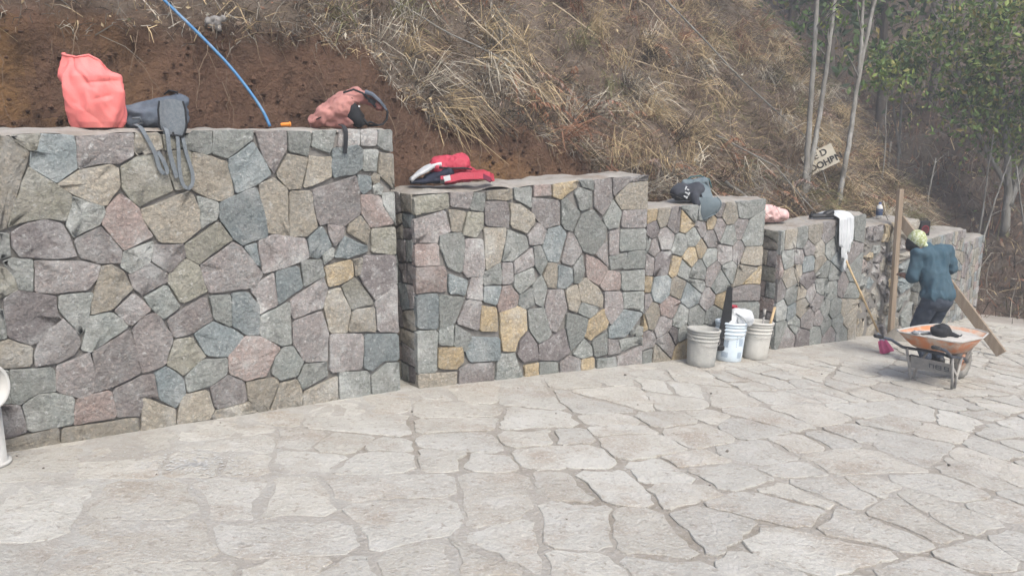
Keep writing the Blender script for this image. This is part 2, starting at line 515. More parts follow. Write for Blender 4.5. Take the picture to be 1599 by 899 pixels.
fs = S.ravel()[Fq].mean(1); fn_ = N.ravel()[Fq].mean(1)
soil = np.array([0.165, 0.100, 0.069]); ochre = np.array([0.25, 0.145, 0.068]); litter = np.array([0.20, 0.16, 0.125]); dark = np.array([0.088, 0.056, 0.041])
mf = fn_ - foot(fs)
grown = np.clip((mf - cut_height(fs) / 3.2 + 0.05 * fbm(fs * 3, fn_ * 3, 0, 2)) / 0.12, 0, 1)
och = np.clip(fbm(fs * 1.6 + 4, fc[:, 2] * 1.6, 0, 3) * 2.2 - 0.1, 0, 1) * np.clip((1.35 - fs) / 0.9, 0.0, 1) + 0.9 * np.clip(1 - np.abs(fs - 3.9) / 1.0, 0, 1) * np.clip((1.42 - fc[:, 2]) / 0.2, 0, 1)
och = np.clip(och, 0, 1)[:, None]
dk = np.clip(fbm(fs * 2.3, fc[:, 2] * 2.3 + 7, 0, 3) * 1.3, 0, 1)[:, None] * 0.7
cols = soil * (1 - dk) + dark * dk
cols = cols * (1 - och) + ochre * och
cols = cols * (1 - grown[:, None]) + litter * grown[:, None]
hill = bpy.data.objects.new('hillside', np_mesh('hillside', V, Fq, HILL, True, cols))
link(hill)
tag(hill, 'steep brown hillside rising behind the stone walls', 'hillside', kind='structure')

# far slope closing the view on the right
def far_z(x, y):
    q = 0.55 * x + 0.835 * y
    r = -0.835 * x + 0.55 * y
    return ground_z(x, y) * np.clip(1 - (q - 14) / 25, 0, 1) - 2.3 * np.clip((q - 14) / 25, 0, 1) + np.maximum(q - 14.6 - 0.5 * fbm(r * 0.3, q * 0.2), -0.6) * 0.62 + 0.35 * fbm(x * 0.6, y * 0.6, 0, 4) * np.clip((q - 14.5) / 2, 0, 1)
qs = np.concatenate([np.arange(13.6, 22, 0.16), np.arange(22, 60, 0.8)]); rs = np.arange(-42, 22, 0.3)
Q, RR = np.meshgrid(qs, rs)
X = 0.55 * Q - 0.835 * RR; Y = 0.835 * Q + 0.55 * RR
Z = far_z(X, Y)
V = np.stack([X.ravel(), Y.ravel(), Z.ravel()], 1)
nr, nc = X.shape; idx = np.arange(nr * nc).reshape(nr, nc)
Fq = np.stack([idx[:-1, :-1].ravel(), idx[1:, :-1].ravel(), idx[1:, 1:].ravel(), idx[:-1, 1:].ravel()], 1)
fc = V[Fq].mean(1)
w = np.clip(fbm(fc[:, 0] * 0.5, fc[:, 1] * 0.5, 0, 3) + 0.5, 0, 1)[:, None]
cols = np.array([0.185, 0.142, 0.112]) * w + np.array([0.115, 0.098, 0.080]) * (1 - w)
fars = bpy.data.objects.new('far_slope', np_mesh('far_slope', V, Fq, HILL, True, cols))
link(fars)
tag(fars, 'brown wooded slope closing the view beyond the walls', 'slope', kind='structure')

# ------------------------------------------------------------------ cells: a weighted mosaic of stones
def clip_half(poly, a, b, c):
    """keep a*x+b*y <= c"""
    out = []
    for i in range(len(poly)):
        p, q = poly[i], poly[(i + 1) % len(poly)]
        dp, dq = a * p[0] + b * p[1] - c, a * q[0] + b * q[1] - c
        if dp <= 0:
            out.append(p)
        if (dp < 0 < dq) or (dq < 0 < dp):
            t = dp / (dp - dq)
            out.append((p[0] + (q[0] - p[0]) * t, p[1] + (q[1] - p[1]) * t))
    return out

def mosaic(seeds, domain, gap, wobble=0.6):
    """seeds (x, y, r): power cells clipped to the convex domain, drawn apart by the joint width"""
    cells = []
    for i, (x, y, r) in enumerate(seeds):
        poly = list(domain)
        for j, (X_, Y_, r2) in enumerate(seeds):
            if i == j:
                continue
            dx, dy = X_ - x, Y_ - y
            D = math.hypot(dx, dy)
            if D > 4 * (r + r2) + 0.3 or D < 1e-6:
                continue
            k = (D * D + r * r - r2 * r2) / (2 * D)
            h = random.Random(min(i, j) * 7919 + max(i, j)).random()
            ang = (h - 0.5) * wobble * 0.5
            ca, sa = math.cos(ang), math.sin(ang)
            nx, ny = dx / D, dy / D
            mx, my = x + nx * k, y + ny * k
            nx, ny = nx * ca - ny * sa, nx * sa + ny * ca
            g = gap * (0.45 + 1.1 * random.Random(h).random())
            poly = clip_half(poly, nx, ny, nx * mx + ny * my - g / 2)
            if len(poly) < 3:
                break
        cells.append(poly if len(poly) >= 3 else None)
    return cells

def stout(p):
    per = sum(math.hypot(p[i][0] - p[i - 1][0], p[i][1] - p[i - 1][1]) for i in range(len(p)))
    return 12.57 * abs(area(p)) / (per * per + 1e-9) + 0.04 * min(len(p), 6)

def broken(domain, target, rnd, ratio=0.22, skew=0.45):
    """the domain broken again and again across its longer side: angular pieces meeting in T-joints"""
    todo, done = [list(domain)], []
    while todo:
        p = todo.pop()
        A = abs(area(p))
        cx = sum(q[0] for q in p) / len(p); cy = sum(q[1] for q in p) / len(p)
        if A < target(cx, cy) * (0.55 + 1.1 * rnd.random()):
            done.append(p); continue
        sxx = sum((q[0] - cx) ** 2 for q in p); syy = sum((q[1] - cy) ** 2 for q in p); sxy = sum((q[0] - cx) * (q[1] - cy) for q in p)
        best = None
        for _ in range(9):                     # of several possible breaks the one that leaves the stoutest pieces
            th = 0.5 * math.atan2(2 * sxy, sxx - syy) + (rnd.random() - 0.5) * 2 * skew
            a, b = math.cos(th), math.sin(th)
            ext = max(abs((q[0] - cx) * a + (q[1] - cy) * b) for q in p)
            c = a * cx + b * cy + (rnd.random() - 0.5) * 2 * ratio * ext
            u, v = clip_half(p, a, b, c), clip_half(p, -a, -b, -c)
            if len(u) < 3 or len(v) < 3:
                continue
            k = min(stout(u), stout(v)) + 0.10 * rnd.random()
            if best is None or k > best[0]:
                best = (k, u, v)
        if best is None:
            done.append(p); continue
        _, u, v = best
        todo += [u, v]
    return done

def inset(poly, g, rnd):
    if area(poly) < 0:
        poly = poly[::-1]
    out = list(poly)
    for i in range(len(poly)):
        a, b = poly[i], poly[(i + 1) % len(poly)]
        L = math.hypot(b[0] - a[0], b[1] - a[1])
        if L < 1e-6:
            continue
        nx, ny = (b[1] - a[1]) / L, -(b[0] - a[0]) / L
        out = clip_half(out, nx, ny, nx * a[0] + ny * a[1] - g * (0.3 + 0.5 * rnd.random()))
        if len(out) < 3:
            return None
    return out

def area(poly):
    return 0.5 * sum(poly[i][0] * poly[(i + 1) % len(poly)][1] - poly[(i + 1) % len(poly)][0] * poly[i][1] for i in range(len(poly)))

def outline(poly, pitch, rough, rnd, cutc=0.09, cutm=0.3):
    """corners nibbled off, edges broken up a little"""
    n = len(poly)
    pts = []
    for i in range(n):
        a, b, c = poly[i - 1], poly[i], poly[(i + 1) % n]
        la = math.hypot(a[0] - b[0], a[1] - b[1]); lc = math.hypot(c[0] - b[0], c[1] - b[1])
        k = min(cutc * min(la, lc), cutm * pitch) * (0.5 + rnd.random())
        if la > 1e-6 and lc > 1e-6:
            pts.append((b[0] + (a[0] - b[0]) * k / la, b[1] + (a[1] - b[1]) * k / la))
            pts.append((b[0] + (c[0] - b[0]) * k / lc, b[1] + (c[1] - b[1]) * k / lc))
    out = []
    for i in range(len(pts)):
        a, b = pts[i], pts[(i + 1) % len(pts)]
        L = math.hypot(b[0] - a[0], b[1] - a[1])
        if L < 1e-5:
            continue
        m = max(1, int(round(L / pitch)))
        nx, ny = (b[1] - a[1]) / L, -(b[0] - a[0]) / L
        rg = min(rough, 0.10 * L)
        bow = (rnd.random() - 0.6) * rg * 2.0 if L > pitch * 1.5 else 0
        for k in range(m):
            t = k / m
            o_ = ((rnd.random() - 0.5) * rg + bow * 4 * t * (1 - t)) if k else 0
            out.append((a[0] + (b[0] - a[0]) * t + nx * o_, a[1] + (b[1] - a[1]) * t + ny * o_))
    return out

def shrink(pts, c, d):
    out = []
    n = len(pts)
    for i in range(n):
        a, p, b = pts[i - 1], pts[i], pts[(i + 1) % n]
        ex, ey = b[0] - a[0], b[1] - a[1]
        L = math.hypot(ex, ey) or 1
        out.append((p[0] - ey / L * d, p[1] + ex / L * d))
    return out

def stone_mesh(name, poly, place, m, rnd, back, proud, chamfer, bumpy, pitch, rough, tilt=0.02, cutc=0.09, cutm=0.3):
    """one stone: sides, a broken arris and a face that is not quite flat; place(u, v, depth)"""
    if area(poly) < 0:
        poly = poly[::-1]
    pts = outline(poly, pitch, rough, rnd, cutc, cutm)
    n = len(pts)
    cx = sum(p[0] for p in pts) / n; cy = sum(p[1] for p in pts) / n
    size = math.sqrt(abs(area(poly)))
    chamfer = min(chamfer, size * 0.12)
    in1 = shrink(pts, (cx, cy), chamfer)
    tx, ty = (rnd.random() - 0.5) * tilt * 2, (rnd.random() - 0.5) * tilt * 2
    def dep(p, a):
        return proud + (p[0] - cx) * tx + (p[1] - cy) * ty + (rnd.random() - 0.5) * a
    V, Fc, sm = [], [], []
    for p in pts: V.append(place(p[0], p[1], -back))
    for p in pts: V.append(place(p[0], p[1], dep(p, bumpy * 0.5) - chamfer * (0.5 + 0.8 * rnd.random())))
    d1 = [dep(p, bumpy * 0.6) for p in in1]
    for p, d in zip(in1, d1): V.append(place(p[0], p[1], d))
    for r_ in range(2):
        b = r_ * n
        for i in range(n):
            j = (i + 1) % n
            Fc.append((b + i, b + j, b + n + j, b + n + i)); sm.append(False)
    b0 = len(V)
    for p, d in zip(in1, d1): V.append(place(p[0], p[1], d))
    b1 = len(V)
    for p in in1:
        q = (cx + (p[0] - cx) * 0.55, cy + (p[1] - cy) * 0.55)
        V.append(place(q[0], q[1], dep(q, bumpy) + bumpy * 0.35))
    V.append(place(cx, cy, dep((cx, cy), bumpy) + bumpy * 0.4))
    for i in range(n):
        j = (i + 1) % n
        Fc.append((b0 + i, b0 + j, b1 + j, b1 + i)); sm.append(True)
        Fc.append((b1 + i, b1 + j, len(V) - 1)); sm.append(True)
    me = bpy.data.meshes.new(name)
    me.from_pydata(V, [], Fc)
    me.materials.append(m)
    me.polygons.foreach_set('use_smooth', sm)
    me.update()
    return me

# ------------------------------------------------------------------ stone walls
W3 = '''0.03,0.78,0.08,y 0.21,0.75,0.059,t 0.35,0.7,0.074,m 0.52,0.69,0.075,y 0.61,0.54,0.076,g 0.06,0.67,0.08,d 0.25,0.57,0.089,m 0.45,0.49,0.083,g 0.86,0.66,0.054,y
0.74,0.63,0.054,m 0.97,0.82,0.07,m 1.14,0.75,0.094,t 1.35,0.81,0.096,g 0.99,0.6,0.063,m 1.14,0.51,0.087,g 1.31,0.57,0.056,m 1.46,0.5,0.081,g 0.87,0.52,0.07,m
0.74,0.42,0.062,y 0.6,0.36,0.084,y 1.28,0.34,0.072,m 1.45,0.27,0.073,t 1.11,0.33,0.095,m 0.86,0.31,0.078,g 0.1,0.5,0.051,m -0.02,0.54,0.073,g 0.23,0.33,0.097,d
0.39,0.29,0.068,y 0.51,0.25,0.069,g 0.01,0.34,0.073,m -0.02,0.16,0.059,y 0.23,0.1,0.097,b 0.43,0.09,0.068,t 0.73,0.2,0.093,g 0.94,0.15,0.11,m 1.15,0.18,0.08,g
1.42,0.09,0.098,t 0.7,0.05,0.093,g 0.77,0.76,0.069,g 0.59,0.77,0.06,g 1.44,0.06,0.082,y -0.03,-0.02,0.074,m 0,-0.21,0.067,y 0.11,-0.17,0.09,t 0.33,-0.12,0.091,p
0.27,-0.26,0.083,m 0.5,-0.24,0.077,g 0.66,-0.01,0.109,b 0.87,-0.09,0.087,m 1.06,-0.13,0.048,y 0.72,-0.26,0.102,g 0.97,-0.28,0.088,g 1.03,0.07,0.111,g 1.43,-0.09,0.09,m
1.41,-0.28,0.082,g 0.03,-0.39,0.082,m 0.04,-0.56,0.075,g 0.32,-0.47,0.1,m 0.24,-0.57,0.092,t 0.56,-0.55,0.078,y 0.53,-0.39,0.07,g 0.43,-0.4,0.062,d 0.88,-0.47,0.096,g
1.1,-0.56,0.097,m 0.78,-0.59,0.095,t 1,-0.7,0.097,g 1.32,-0.6,0.099,g 1.56,-0.7,0.101,g'''
W4 = '''-0.03,0.4,0.111,g 0.17,0.41,0.112,t 0.39,0.39,0.095,g 0.63,0.41,0.116,t 0.91,0.4,0.118,m 0.16,0.18,0.094,g 0.35,0.19,0.067,m 0.54,0.28,0.087,m 0.75,0.24,0.088,t
0.96,0.26,0.099,g 0.55,0.08,0.097,b 0.77,0.08,0.079,t -0.03,0.11,0.084,p 0.21,-0.02,0.104,t 0.34,0.04,0.057,t 0.55,-0.09,0.107,d 0.85,-0.04,0.089,g 1.08,-0.08,0.091,g
1.17,0.05,0.081,b 1.27,0.19,0.091,g 1.38,0.09,0.082,m 0.03,-0.15,0.094,m 0.27,-0.23,0.096,g 0.47,-0.23,0.087,t 0.63,-0.26,0.098,m 0.84,-0.18,0.099,g 1.07,-0.25,0.101,g
1.3,-0.24,0.103,m 1.45,-0.33,0.093,g 0.08,-0.38,0.104,g 0.29,-0.39,0.067,b 0.5,-0.39,0.117,t 0.77,-0.37,0.099,m 0.94,-0.47,0.091,g 1.18,-0.52,0.113,g 1.41,-0.52,0.114,t
0.08,-0.59,0.095,g 0.37,-0.58,0.088,g 0.61,-0.55,0.118,m 0.83,-0.56,0.09,m 1.01,-0.68,0.102,g 1.24,-0.68,0.113,g 1.47,-0.68,0.094,t 0.27,-0.71,0.107,m 0.54,-0.76,0.128,d
0.79,-0.76,0.1,g 1.09,-0.81,0.113,m 1.36,-0.85,0.115,g 1.57,-0.83,0.085,t 1.48,-0.11,0.093,g 1.14,0.37,0.1,g 1.33,0.44,0.101,g 1.46,0.47,0.082,g 1.19,0.45,0.09,m'''
W5 = '''-0.24,0.32,0.073,g -0.03,0.29,0.084,m 0.18,0.27,0.075,m 0.35,0.27,0.097,m -0.18,0.15,0.073,m 0,0.07,0.074,t 0.13,0.14,0.074,t 0.16,0.04,0.053,y 0.35,0.08,0.086,g
0.06,-0.08,0.085,p 0.21,-0.12,0.075,m 0.39,-0.16,0.087,m -0.06,-0.21,0.064,d 0.09,-0.26,0.075,g 0.28,-0.32,0.098,b 0.4,-0.02,0.054,d 0.2,-0.47,0.087,t 0.41,-0.48,0.088,t
-0.02,-0.44,0.075,y 0.11,-0.62,0.097,t 0.29,-0.6,0.076,m -0.03,-0.56,0.075,t 0.18,-0.83,0.109,t 0.03,-0.77,0.086,y 0.39,-0.78,0.099,t 0.41,-0.9,0.088,t 0.54,0.24,0.076,y
0.74,0.14,0.099,t 0.76,-0.06,0.078,d 0.9,0.11,0.1,m 0.91,-0.07,0.09,t 0.82,-0.39,0.09,y 0.73,-0.2,0.089,t 0.96,-0.24,0.09,b 0.72,-0.54,0.078,m 0.87,-0.54,0.09,t
0.96,-0.43,0.09,b 0.75,-0.71,0.09,t 0.9,-0.69,0.091,m 0.81,-0.86,0.09,g 0.98,-0.95,0.092,t 0.53,0.08,0.076,m 0.57,-0.12,0.077,t 0.57,-0.36,0.077,m 0.59,-0.64,0.078,g
0.66,-0.84,0.09,t 0.64,-0.96,0.09,m -0.15,-0.02,0.073,m -0.11,-0.32,0.074,t -0.23,-0.42,0.074,m -0.19,-0.66,0.085,t 1.05,-0.71,0.091,g 0.96,0.21,0.089,t 1.17,-0.89,0.092,g'''
W1P = '''t 0.190,1.550 0.227,1.539 0.312,1.463 0.286,1.388 0.163,1.079 0.135,1.071
o 0.228,1.544 0.372,1.553 0.349,1.472 0.312,1.466 0.251,1.514
b 0.372,1.553 0.525,1.542 0.529,1.484 0.525,1.369 0.418,1.294 0.304,1.387 0.317,1.468 0.345,1.472
m 0.532,1.536 0.830,1.555 0.816,1.429 0.739,1.388 0.678,1.393 0.531,1.368 0.528,1.432
t 0.836,1.557 0.968,1.554 0.977,1.465 0.838,1.429 0.824,1.451
o 0.984,1.548 1.082,1.519 1.078,1.463 0.992,1.453
g 1.082,1.519 1.168,1.565 1.270,1.565 1.257,1.430 1.220,1.425 1.078,1.468
g 1.277,1.565 1.529,1.565 1.528,1.514 1.352,1.398 1.259,1.430
o 0.299,1.387 0.418,1.289 0.483,1.227 0.472,1.169 0.440,1.092 0.357,1.116 0.274,1.110 0.172,1.083 0.211,1.198 0.259,1.307
t 0.423,1.294 0.536,1.363 0.698,1.386 0.733,1.361 0.732,1.262 0.645,1.157 0.553,1.196 0.421,1.278
o 0.743,1.371 0.837,1.423 0.893,1.444 0.956,1.420 1.002,1.305 1.017,1.224 0.822,1.145 0.783,1.181 0.739,1.251
o 0.997,1.447 1.135,1.456 1.116,1.230 1.029,1.224 1.003,1.317
t 1.145,1.444 1.255,1.414 1.351,1.380 1.358,1.314 1.379,1.180 1.283,1.143 1.201,1.178 1.116,1.225
g 0.487,1.222 0.548,1.196 0.635,1.158 0.642,1.125 0.605,1.061 0.470,1.003 0.442,1.065 0.445,1.096 0.473,1.180
p 0.729,1.224 0.821,1.134 0.837,1.065 0.883,0.969 0.714,0.905 0.660,0.990 0.614,1.066 0.655,1.157
t 0.826,1.128 0.910,1.150 1.103,1.217 1.125,1.195 1.158,1.098 1.156,0.991 1.049,0.915 0.913,0.933 0.837,1.065
g 1.148,1.187 1.277,1.138 1.263,1.036 1.155,0.985 1.158,1.098
b 1.283,1.137 1.523,1.221 1.576,1.004 1.582,0.902 1.407,0.862 1.353,0.911 1.275,1.041
d 0.182,1.056 0.254,1.096 0.347,1.110 0.420,1.083 0.451,1.010 0.477,0.898 0.391,0.895 0.208,0.926 0.179,0.984
m 0.469,0.992 0.609,1.050 0.659,0.979 0.709,0.900 0.692,0.834 0.584,0.847 0.488,0.891
g 0.714,0.900 0.880,0.940 0.883,0.910 0.853,0.821 0.734,0.771 0.690,0.817
m 0.879,0.923 1.048,0.908 1.054,0.833 0.966,0.754 0.942,0.751 0.859,0.826
o 1.054,0.905 1.268,1.029 1.346,0.906 1.197,0.823 1.132,0.775 1.053,0.827
g 0.134,1.061 0.173,1.052 0.169,0.938 0.119,0.923
g 0.131,0.911 0.172,0.924 0.266,0.909 0.247,0.734 0.185,0.757 0.178,0.816 0.140,0.879
m 0.271,0.900 0.505,0.867 0.588,0.835 0.566,0.765 0.509,0.707 0.352,0.711 0.256,0.731
o 0.115,0.887 0.140,0.874 0.173,0.817 0.182,0.757 0.133,0.738 0.096,0.722
g 0.055,1.551 0.185,1.550 0.163,1.352 0.040,1.347
t 0.022,1.338 0.162,1.342 0.132,1.081 0.032,1.070 -0.003,1.193
m -0.003,1.053 0.127,1.056 0.111,0.919 0.095,0.775 -0.025,0.792
g -0.081,1.552 0.047,1.551 0.033,1.358 -0.009,1.213 -0.120,1.230
o -0.129,1.221 -0.020,1.194 0.023,1.061 -0.018,0.994 -0.157,0.990
t -0.158,0.980 -0.021,0.975 -0.040,0.743 -0.176,0.773
m 1.138,0.771 1.346,0.890 1.405,0.856 1.532,0.665 1.479,0.589 1.178,0.591 1.140,0.708
b 1.417,0.855 1.503,0.870 1.521,0.704 1.477,0.746
t 0.593,0.829 0.643,0.834 0.703,0.786 0.744,0.681 0.629,0.579 0.511,0.565 0.539,0.685 0.562,0.747
m 0.728,0.768 0.852,0.820 0.943,0.745 0.939,0.695 0.793,0.636 0.745,0.684
o 0.950,0.744 1.054,0.823 1.130,0.768 1.171,0.604 1.008,0.549 0.939,0.692
d 0.181,0.758 0.354,0.693 0.349,0.599 0.367,0.566 0.221,0.444 0.106,0.513 0.106,0.639 0.114,0.717
g 0.365,0.697 0.539,0.689 0.506,0.573 0.483,0.504 0.451,0.461 0.357,0.621
m 0.633,0.571 0.744,0.659 0.834,0.545 0.709,0.464
g 0.799,0.620 0.931,0.684 0.999,0.538 0.895,0.477 0.824,0.565
m 0.912,0.467 1.157,0.579 1.191,0.420 1.061,0.362 0.946,0.350
g 1.177,0.577 1.308,0.564 1.301,0.352 1.191,0.426
g 0.493,0.557 0.621,0.566 0.703,0.465 0.507,0.364 0.489,0.355 0.443,0.377 0.474,0.469
m 0.372,0.571 0.432,0.483 0.446,0.413 0.409,0.359 0.321,0.328 0.213,0.327 0.216,0.398 0.267,0.495
t 0.071,0.497 0.109,0.501 0.215,0.439 0.201,0.353 0.189,0.338 0.055,0.355
g 0.090,0.670 0.103,0.662 0.100,0.508 0.071,0.502
m 0.718,0.443 0.784,0.515 0.862,0.521 0.946,0.356 0.883,0.197 0.747,0.174 0.728,0.294
m 0.495,0.354 0.702,0.453 0.725,0.321 0.741,0.181 0.573,0.129 0.482,0.119 0.502,0.265
b 1.067,0.354 1.190,0.413 1.308,0.344 1.380,0.282 1.267,0.171 1.128,0.207
o 0.951,0.342 1.053,0.336 1.127,0.200 1.078,0.169 0.982,0.108 0.889,0.196
g 0.096,0.340 0.303,0.308 0.294,0.170 0.213,0.183 0.123,0.139 0.085,0.154
m 0.311,0.312 0.484,0.356 0.497,0.266 0.482,0.119 0.415,0.103 0.296,0.169
g 0.988,0.093 1.099,0.185 1.260,0.166 1.252,0.062 1.138,0.004 0.999,-0.002
b 0.818,0.158 0.882,0.190 0.981,0.095 0.986,-0.002 0.922,-0.081 0.828,-0.004
m 0.578,0.115 0.740,0.162 0.812,0.159 0.828,-0.004 0.753,0.041 0.712,-0.075 0.590,-0.056
m 1.138,-0.003 1.258,0.054 1.359,-0.011 1.371,-0.151 1.160,-0.149
g 0.132,0.136 0.212,0.177 0.288,0.167 0.384,0.117 0.363,-0.034 0.140,-0.023
d 0.033,0.161 0.123,0.139 0.135,-0.022 0.011,-0.029
p 0.389,0.110 0.572,0.116 0.590,-0.056 0.362,-0.040
t 0.727,0.027 0.752,0.034 0.915,-0.087 0.912,-0.195 0.707,-0.194
t 0.954,-0.007 1.123,-0.013 1.153,-0.154 1.115,-0.208 0.918,-0.197
t 1.122,-0.203 1.159,-0.159 1.378,-0.153 1.423,-0.208 1.419,-0.273 1.276,-0.272
t 0.015,-0.037 0.288,-0.033 0.281,-0.156 -0.001,-0.134
t 0.303,-0.043 0.705,-0.086 0.701,-0.198 0.290,-0.166
g 0.054,0.350 0.091,0.336 0.080,0.155 0.033,0.161
g -0.034,0.795 0.097,0.776 0.068,0.520 -0.065,0.533
t -0.066,0.523 0.066,0.497 0.029,0.168 -0.104,0.201
m -0.105,0.190 0.027,0.157 -0.008,-0.156 -0.144,-0.138
g -0.181,0.815 -0.043,0.796 -0.079,0.491 -0.218,0.508
m -0.220,0.497 -0.080,0.480 -0.118,0.158 -0.258,0.183
t -0.259,0.172 -0.119,0.147 -0.155,-0.158 -0.296,-0.126
b 1.362,1.397 1.522,1.496 1.557,1.435 1.633,1.290 1.529,1.233 1.391,1.185 1.353,1.350
m 1.539,1.562 1.746,1.565 1.745,1.449 1.647,1.296 1.586,1.391
g 1.757,1.561 1.927,1.554 1.890,1.395 1.758,1.430
g 1.939,1.560 2.112,1.565 2.076,1.455 2.052,1.417 1.922,1.458
m 2.135,1.565 2.289,1.565 2.284,1.458 2.113,1.448
m 2.297,1.565 2.433,1.565 2.421,1.456 2.300,1.458
g 2.447,1.565 2.555,1.565 2.555,1.411 2.477,1.427 2.429,1.456
t 1.750,1.418 1.889,1.389 1.828,1.192 1.743,1.190 1.660,1.289
t 1.904,1.401 2.065,1.390 2.058,1.259 1.967,1.224 1.849,1.191
b 2.075,1.442 2.261,1.465 2.307,1.431 2.293,1.303 2.228,1.265 2.073,1.252 2.054,1.325
g 2.311,1.431 2.436,1.428 2.413,1.278 2.300,1.289
t 2.451,1.407 2.555,1.397 2.555,1.144 2.555,1.149 2.429,1.257
b 2.259,1.264 2.371,1.245 2.367,1.163 2.301,1.125 2.255,1.169
t 1.543,1.238 1.645,1.271 1.736,1.197 1.724,0.888 1.622,0.917 1.568,0.929 1.544,1.057
t 1.749,1.181 1.906,1.175 1.919,1.016 1.936,0.935 1.852,0.876 1.731,0.881
m 1.913,1.181 2.243,1.258 2.270,1.141 2.271,0.996 2.133,0.918 2.012,0.948 1.951,0.940 1.921,1.056
p 2.277,1.127 2.432,1.117 2.555,0.902 2.348,0.892 2.279,0.995
g 2.448,1.123 2.555,1.129 2.555,0.892 2.555,0.902 2.454,1.046
m 1.518,0.882 1.622,0.913 1.844,0.863 1.866,0.734 1.691,0.688 1.531,0.669 1.513,0.806
b 1.859,0.862 1.966,0.939 2.007,0.861 2.034,0.790 1.924,0.721 1.866,0.741
m 2.011,0.942 2.133,0.918 2.129,0.849 2.057,0.788 2.015,0.874
t 2.173,0.928 2.271,0.989 2.347,0.885 2.318,0.775 2.162,0.874
b 2.130,0.856 2.317,0.761 2.316,0.726 2.153,0.694 2.045,0.714
o 2.347,0.885 2.555,0.878 2.555,0.673 2.348,0.715
g 1.957,0.765 2.049,0.782 2.045,0.714 1.967,0.675
g 1.800,0.722 1.954,0.711 1.970,0.599 1.810,0.539
y 1.974,0.660 2.185,0.684 2.195,0.563 2.082,0.522 1.996,0.513
t 2.192,0.683 2.273,0.688 2.252,0.570 2.211,0.561
d 2.282,0.701 2.555,0.676 2.555,0.463 2.367,0.365 2.273,0.495 2.243,0.556
g 2.555,0.674 2.555,0.666 2.555,0.467 2.555,0.462
b 1.620,0.671 1.783,0.690 1.810,0.539 1.619,0.446 1.619,0.559
m 1.439,0.598 1.606,0.666 1.619,0.446 1.492,0.407 1.480,0.514 1.449,0.557
o 2.097,0.508 2.203,0.557 2.358,0.340 2.168,0.327 2.125,0.433
m 1.712,0.468 1.962,0.589 1.991,0.509 1.951,0.376 1.726,0.337 1.706,0.374
t 1.995,0.487 2.081,0.503 2.160,0.328 2.120,0.169 1.987,0.193 1.951,0.389
m 2.359,0.362 2.555,0.462 2.555,0.094 2.375,0.130
t 2.184,0.324 2.357,0.318 2.366,0.132 2.128,0.175
b 1.320,0.572 1.423,0.563 1.490,0.469 1.476,0.273 1.390,0.289 1.304,0.363
g 1.492,0.396 1.705,0.462 1.701,0.170 1.629,0.170 1.483,0.265
m 1.718,0.324 1.934,0.357 1.980,0.202 1.961,-0.002 1.780,0.029 1.708,0.169
p 1.264,0.176 1.383,0.284 1.483,0.265 1.621,0.158 1.553,0.076 1.505,-0.009 1.369,-0.012 1.262,0.059
g 1.575,0.099 1.643,0.161 1.707,0.155 1.780,0.029 1.724,-0.057 1.600,-0.057 1.547,-0.004
m 1.987,0.186 2.257,0.137 2.229,-0.117 1.972,-0.091
b 2.265,0.135 2.555,0.086 2.555,-0.120 2.417,-0.097 2.312,-0.150 2.246,-0.113
g 1.787,0.013 1.953,-0.007 1.956,-0.102 1.761,-0.165 1.730,-0.080
g 2.310,-0.188 2.451,-0.119 2.555,-0.136 2.555,-0.400 2.311,-0.363
g 2.043,-0.092 2.295,-0.147 2.294,-0.359 2.046,-0.351
t 1.768,-0.181 2.033,-0.126 2.030,-0.354 1.761,-0.301
t 1.599,-0.078 1.722,-0.078 1.760,-0.193 1.754,-0.299 1.516,-0.266
t 1.371,-0.019 1.588,-0.034 1.592,-0.076 1.495,-0.261 1.447,-0.255 1.374,-0.134
t 1.213,-0.161 1.372,-0.161 1.434,-0.245 1.282,-0.294 1.205,-0.273
g -0.269,1.263 -0.114,1.269 -0.120,1.424 -0.275,1.418
t -0.170,0.919 -0.240,0.967 -0.307,0.915 -0.279,0.835 -0.194,0.837
g -0.190,1.546 -0.238,1.458 -0.151,1.410 -0.103,1.498
g -0.219,0.472 -0.229,0.538 -0.295,0.528 -0.285,0.462
t -0.266,1.021 -0.186,1.060 -0.226,1.139 -0.305,1.100
t -0.101,1.528 -0.101,1.568 -0.138,1.580 -0.161,1.549 -0.139,1.517
g -0.161,1.133 -0.121,1.193 -0.165,1.249 -0.233,1.224 -0.230,1.152
b -0.186,0.943 -0.150,0.988 -0.196,1.024 -0.232,0.978
m -0.228,1.164 -0.268,1.200 -0.303,1.160 -0.263,1.124
g -0.287,0.713 -0.236,0.660 -0.183,0.710 -0.234,0.763
g -0.263,1.491 -0.217,1.489 -0.202,1.532 -0.238,1.560 -0.276,1.534
b -0.297,0.766 -0.254,0.750 -0.226,0.786 -0.251,0.823 -0.295,0.811
g 2.425,1.203 2.376,1.178 2.385,1.123 2.440,1.114 2.465,1.163
t 2.362,1.235 2.387,1.193 2.434,1.204 2.439,1.252 2.394,1.271'''
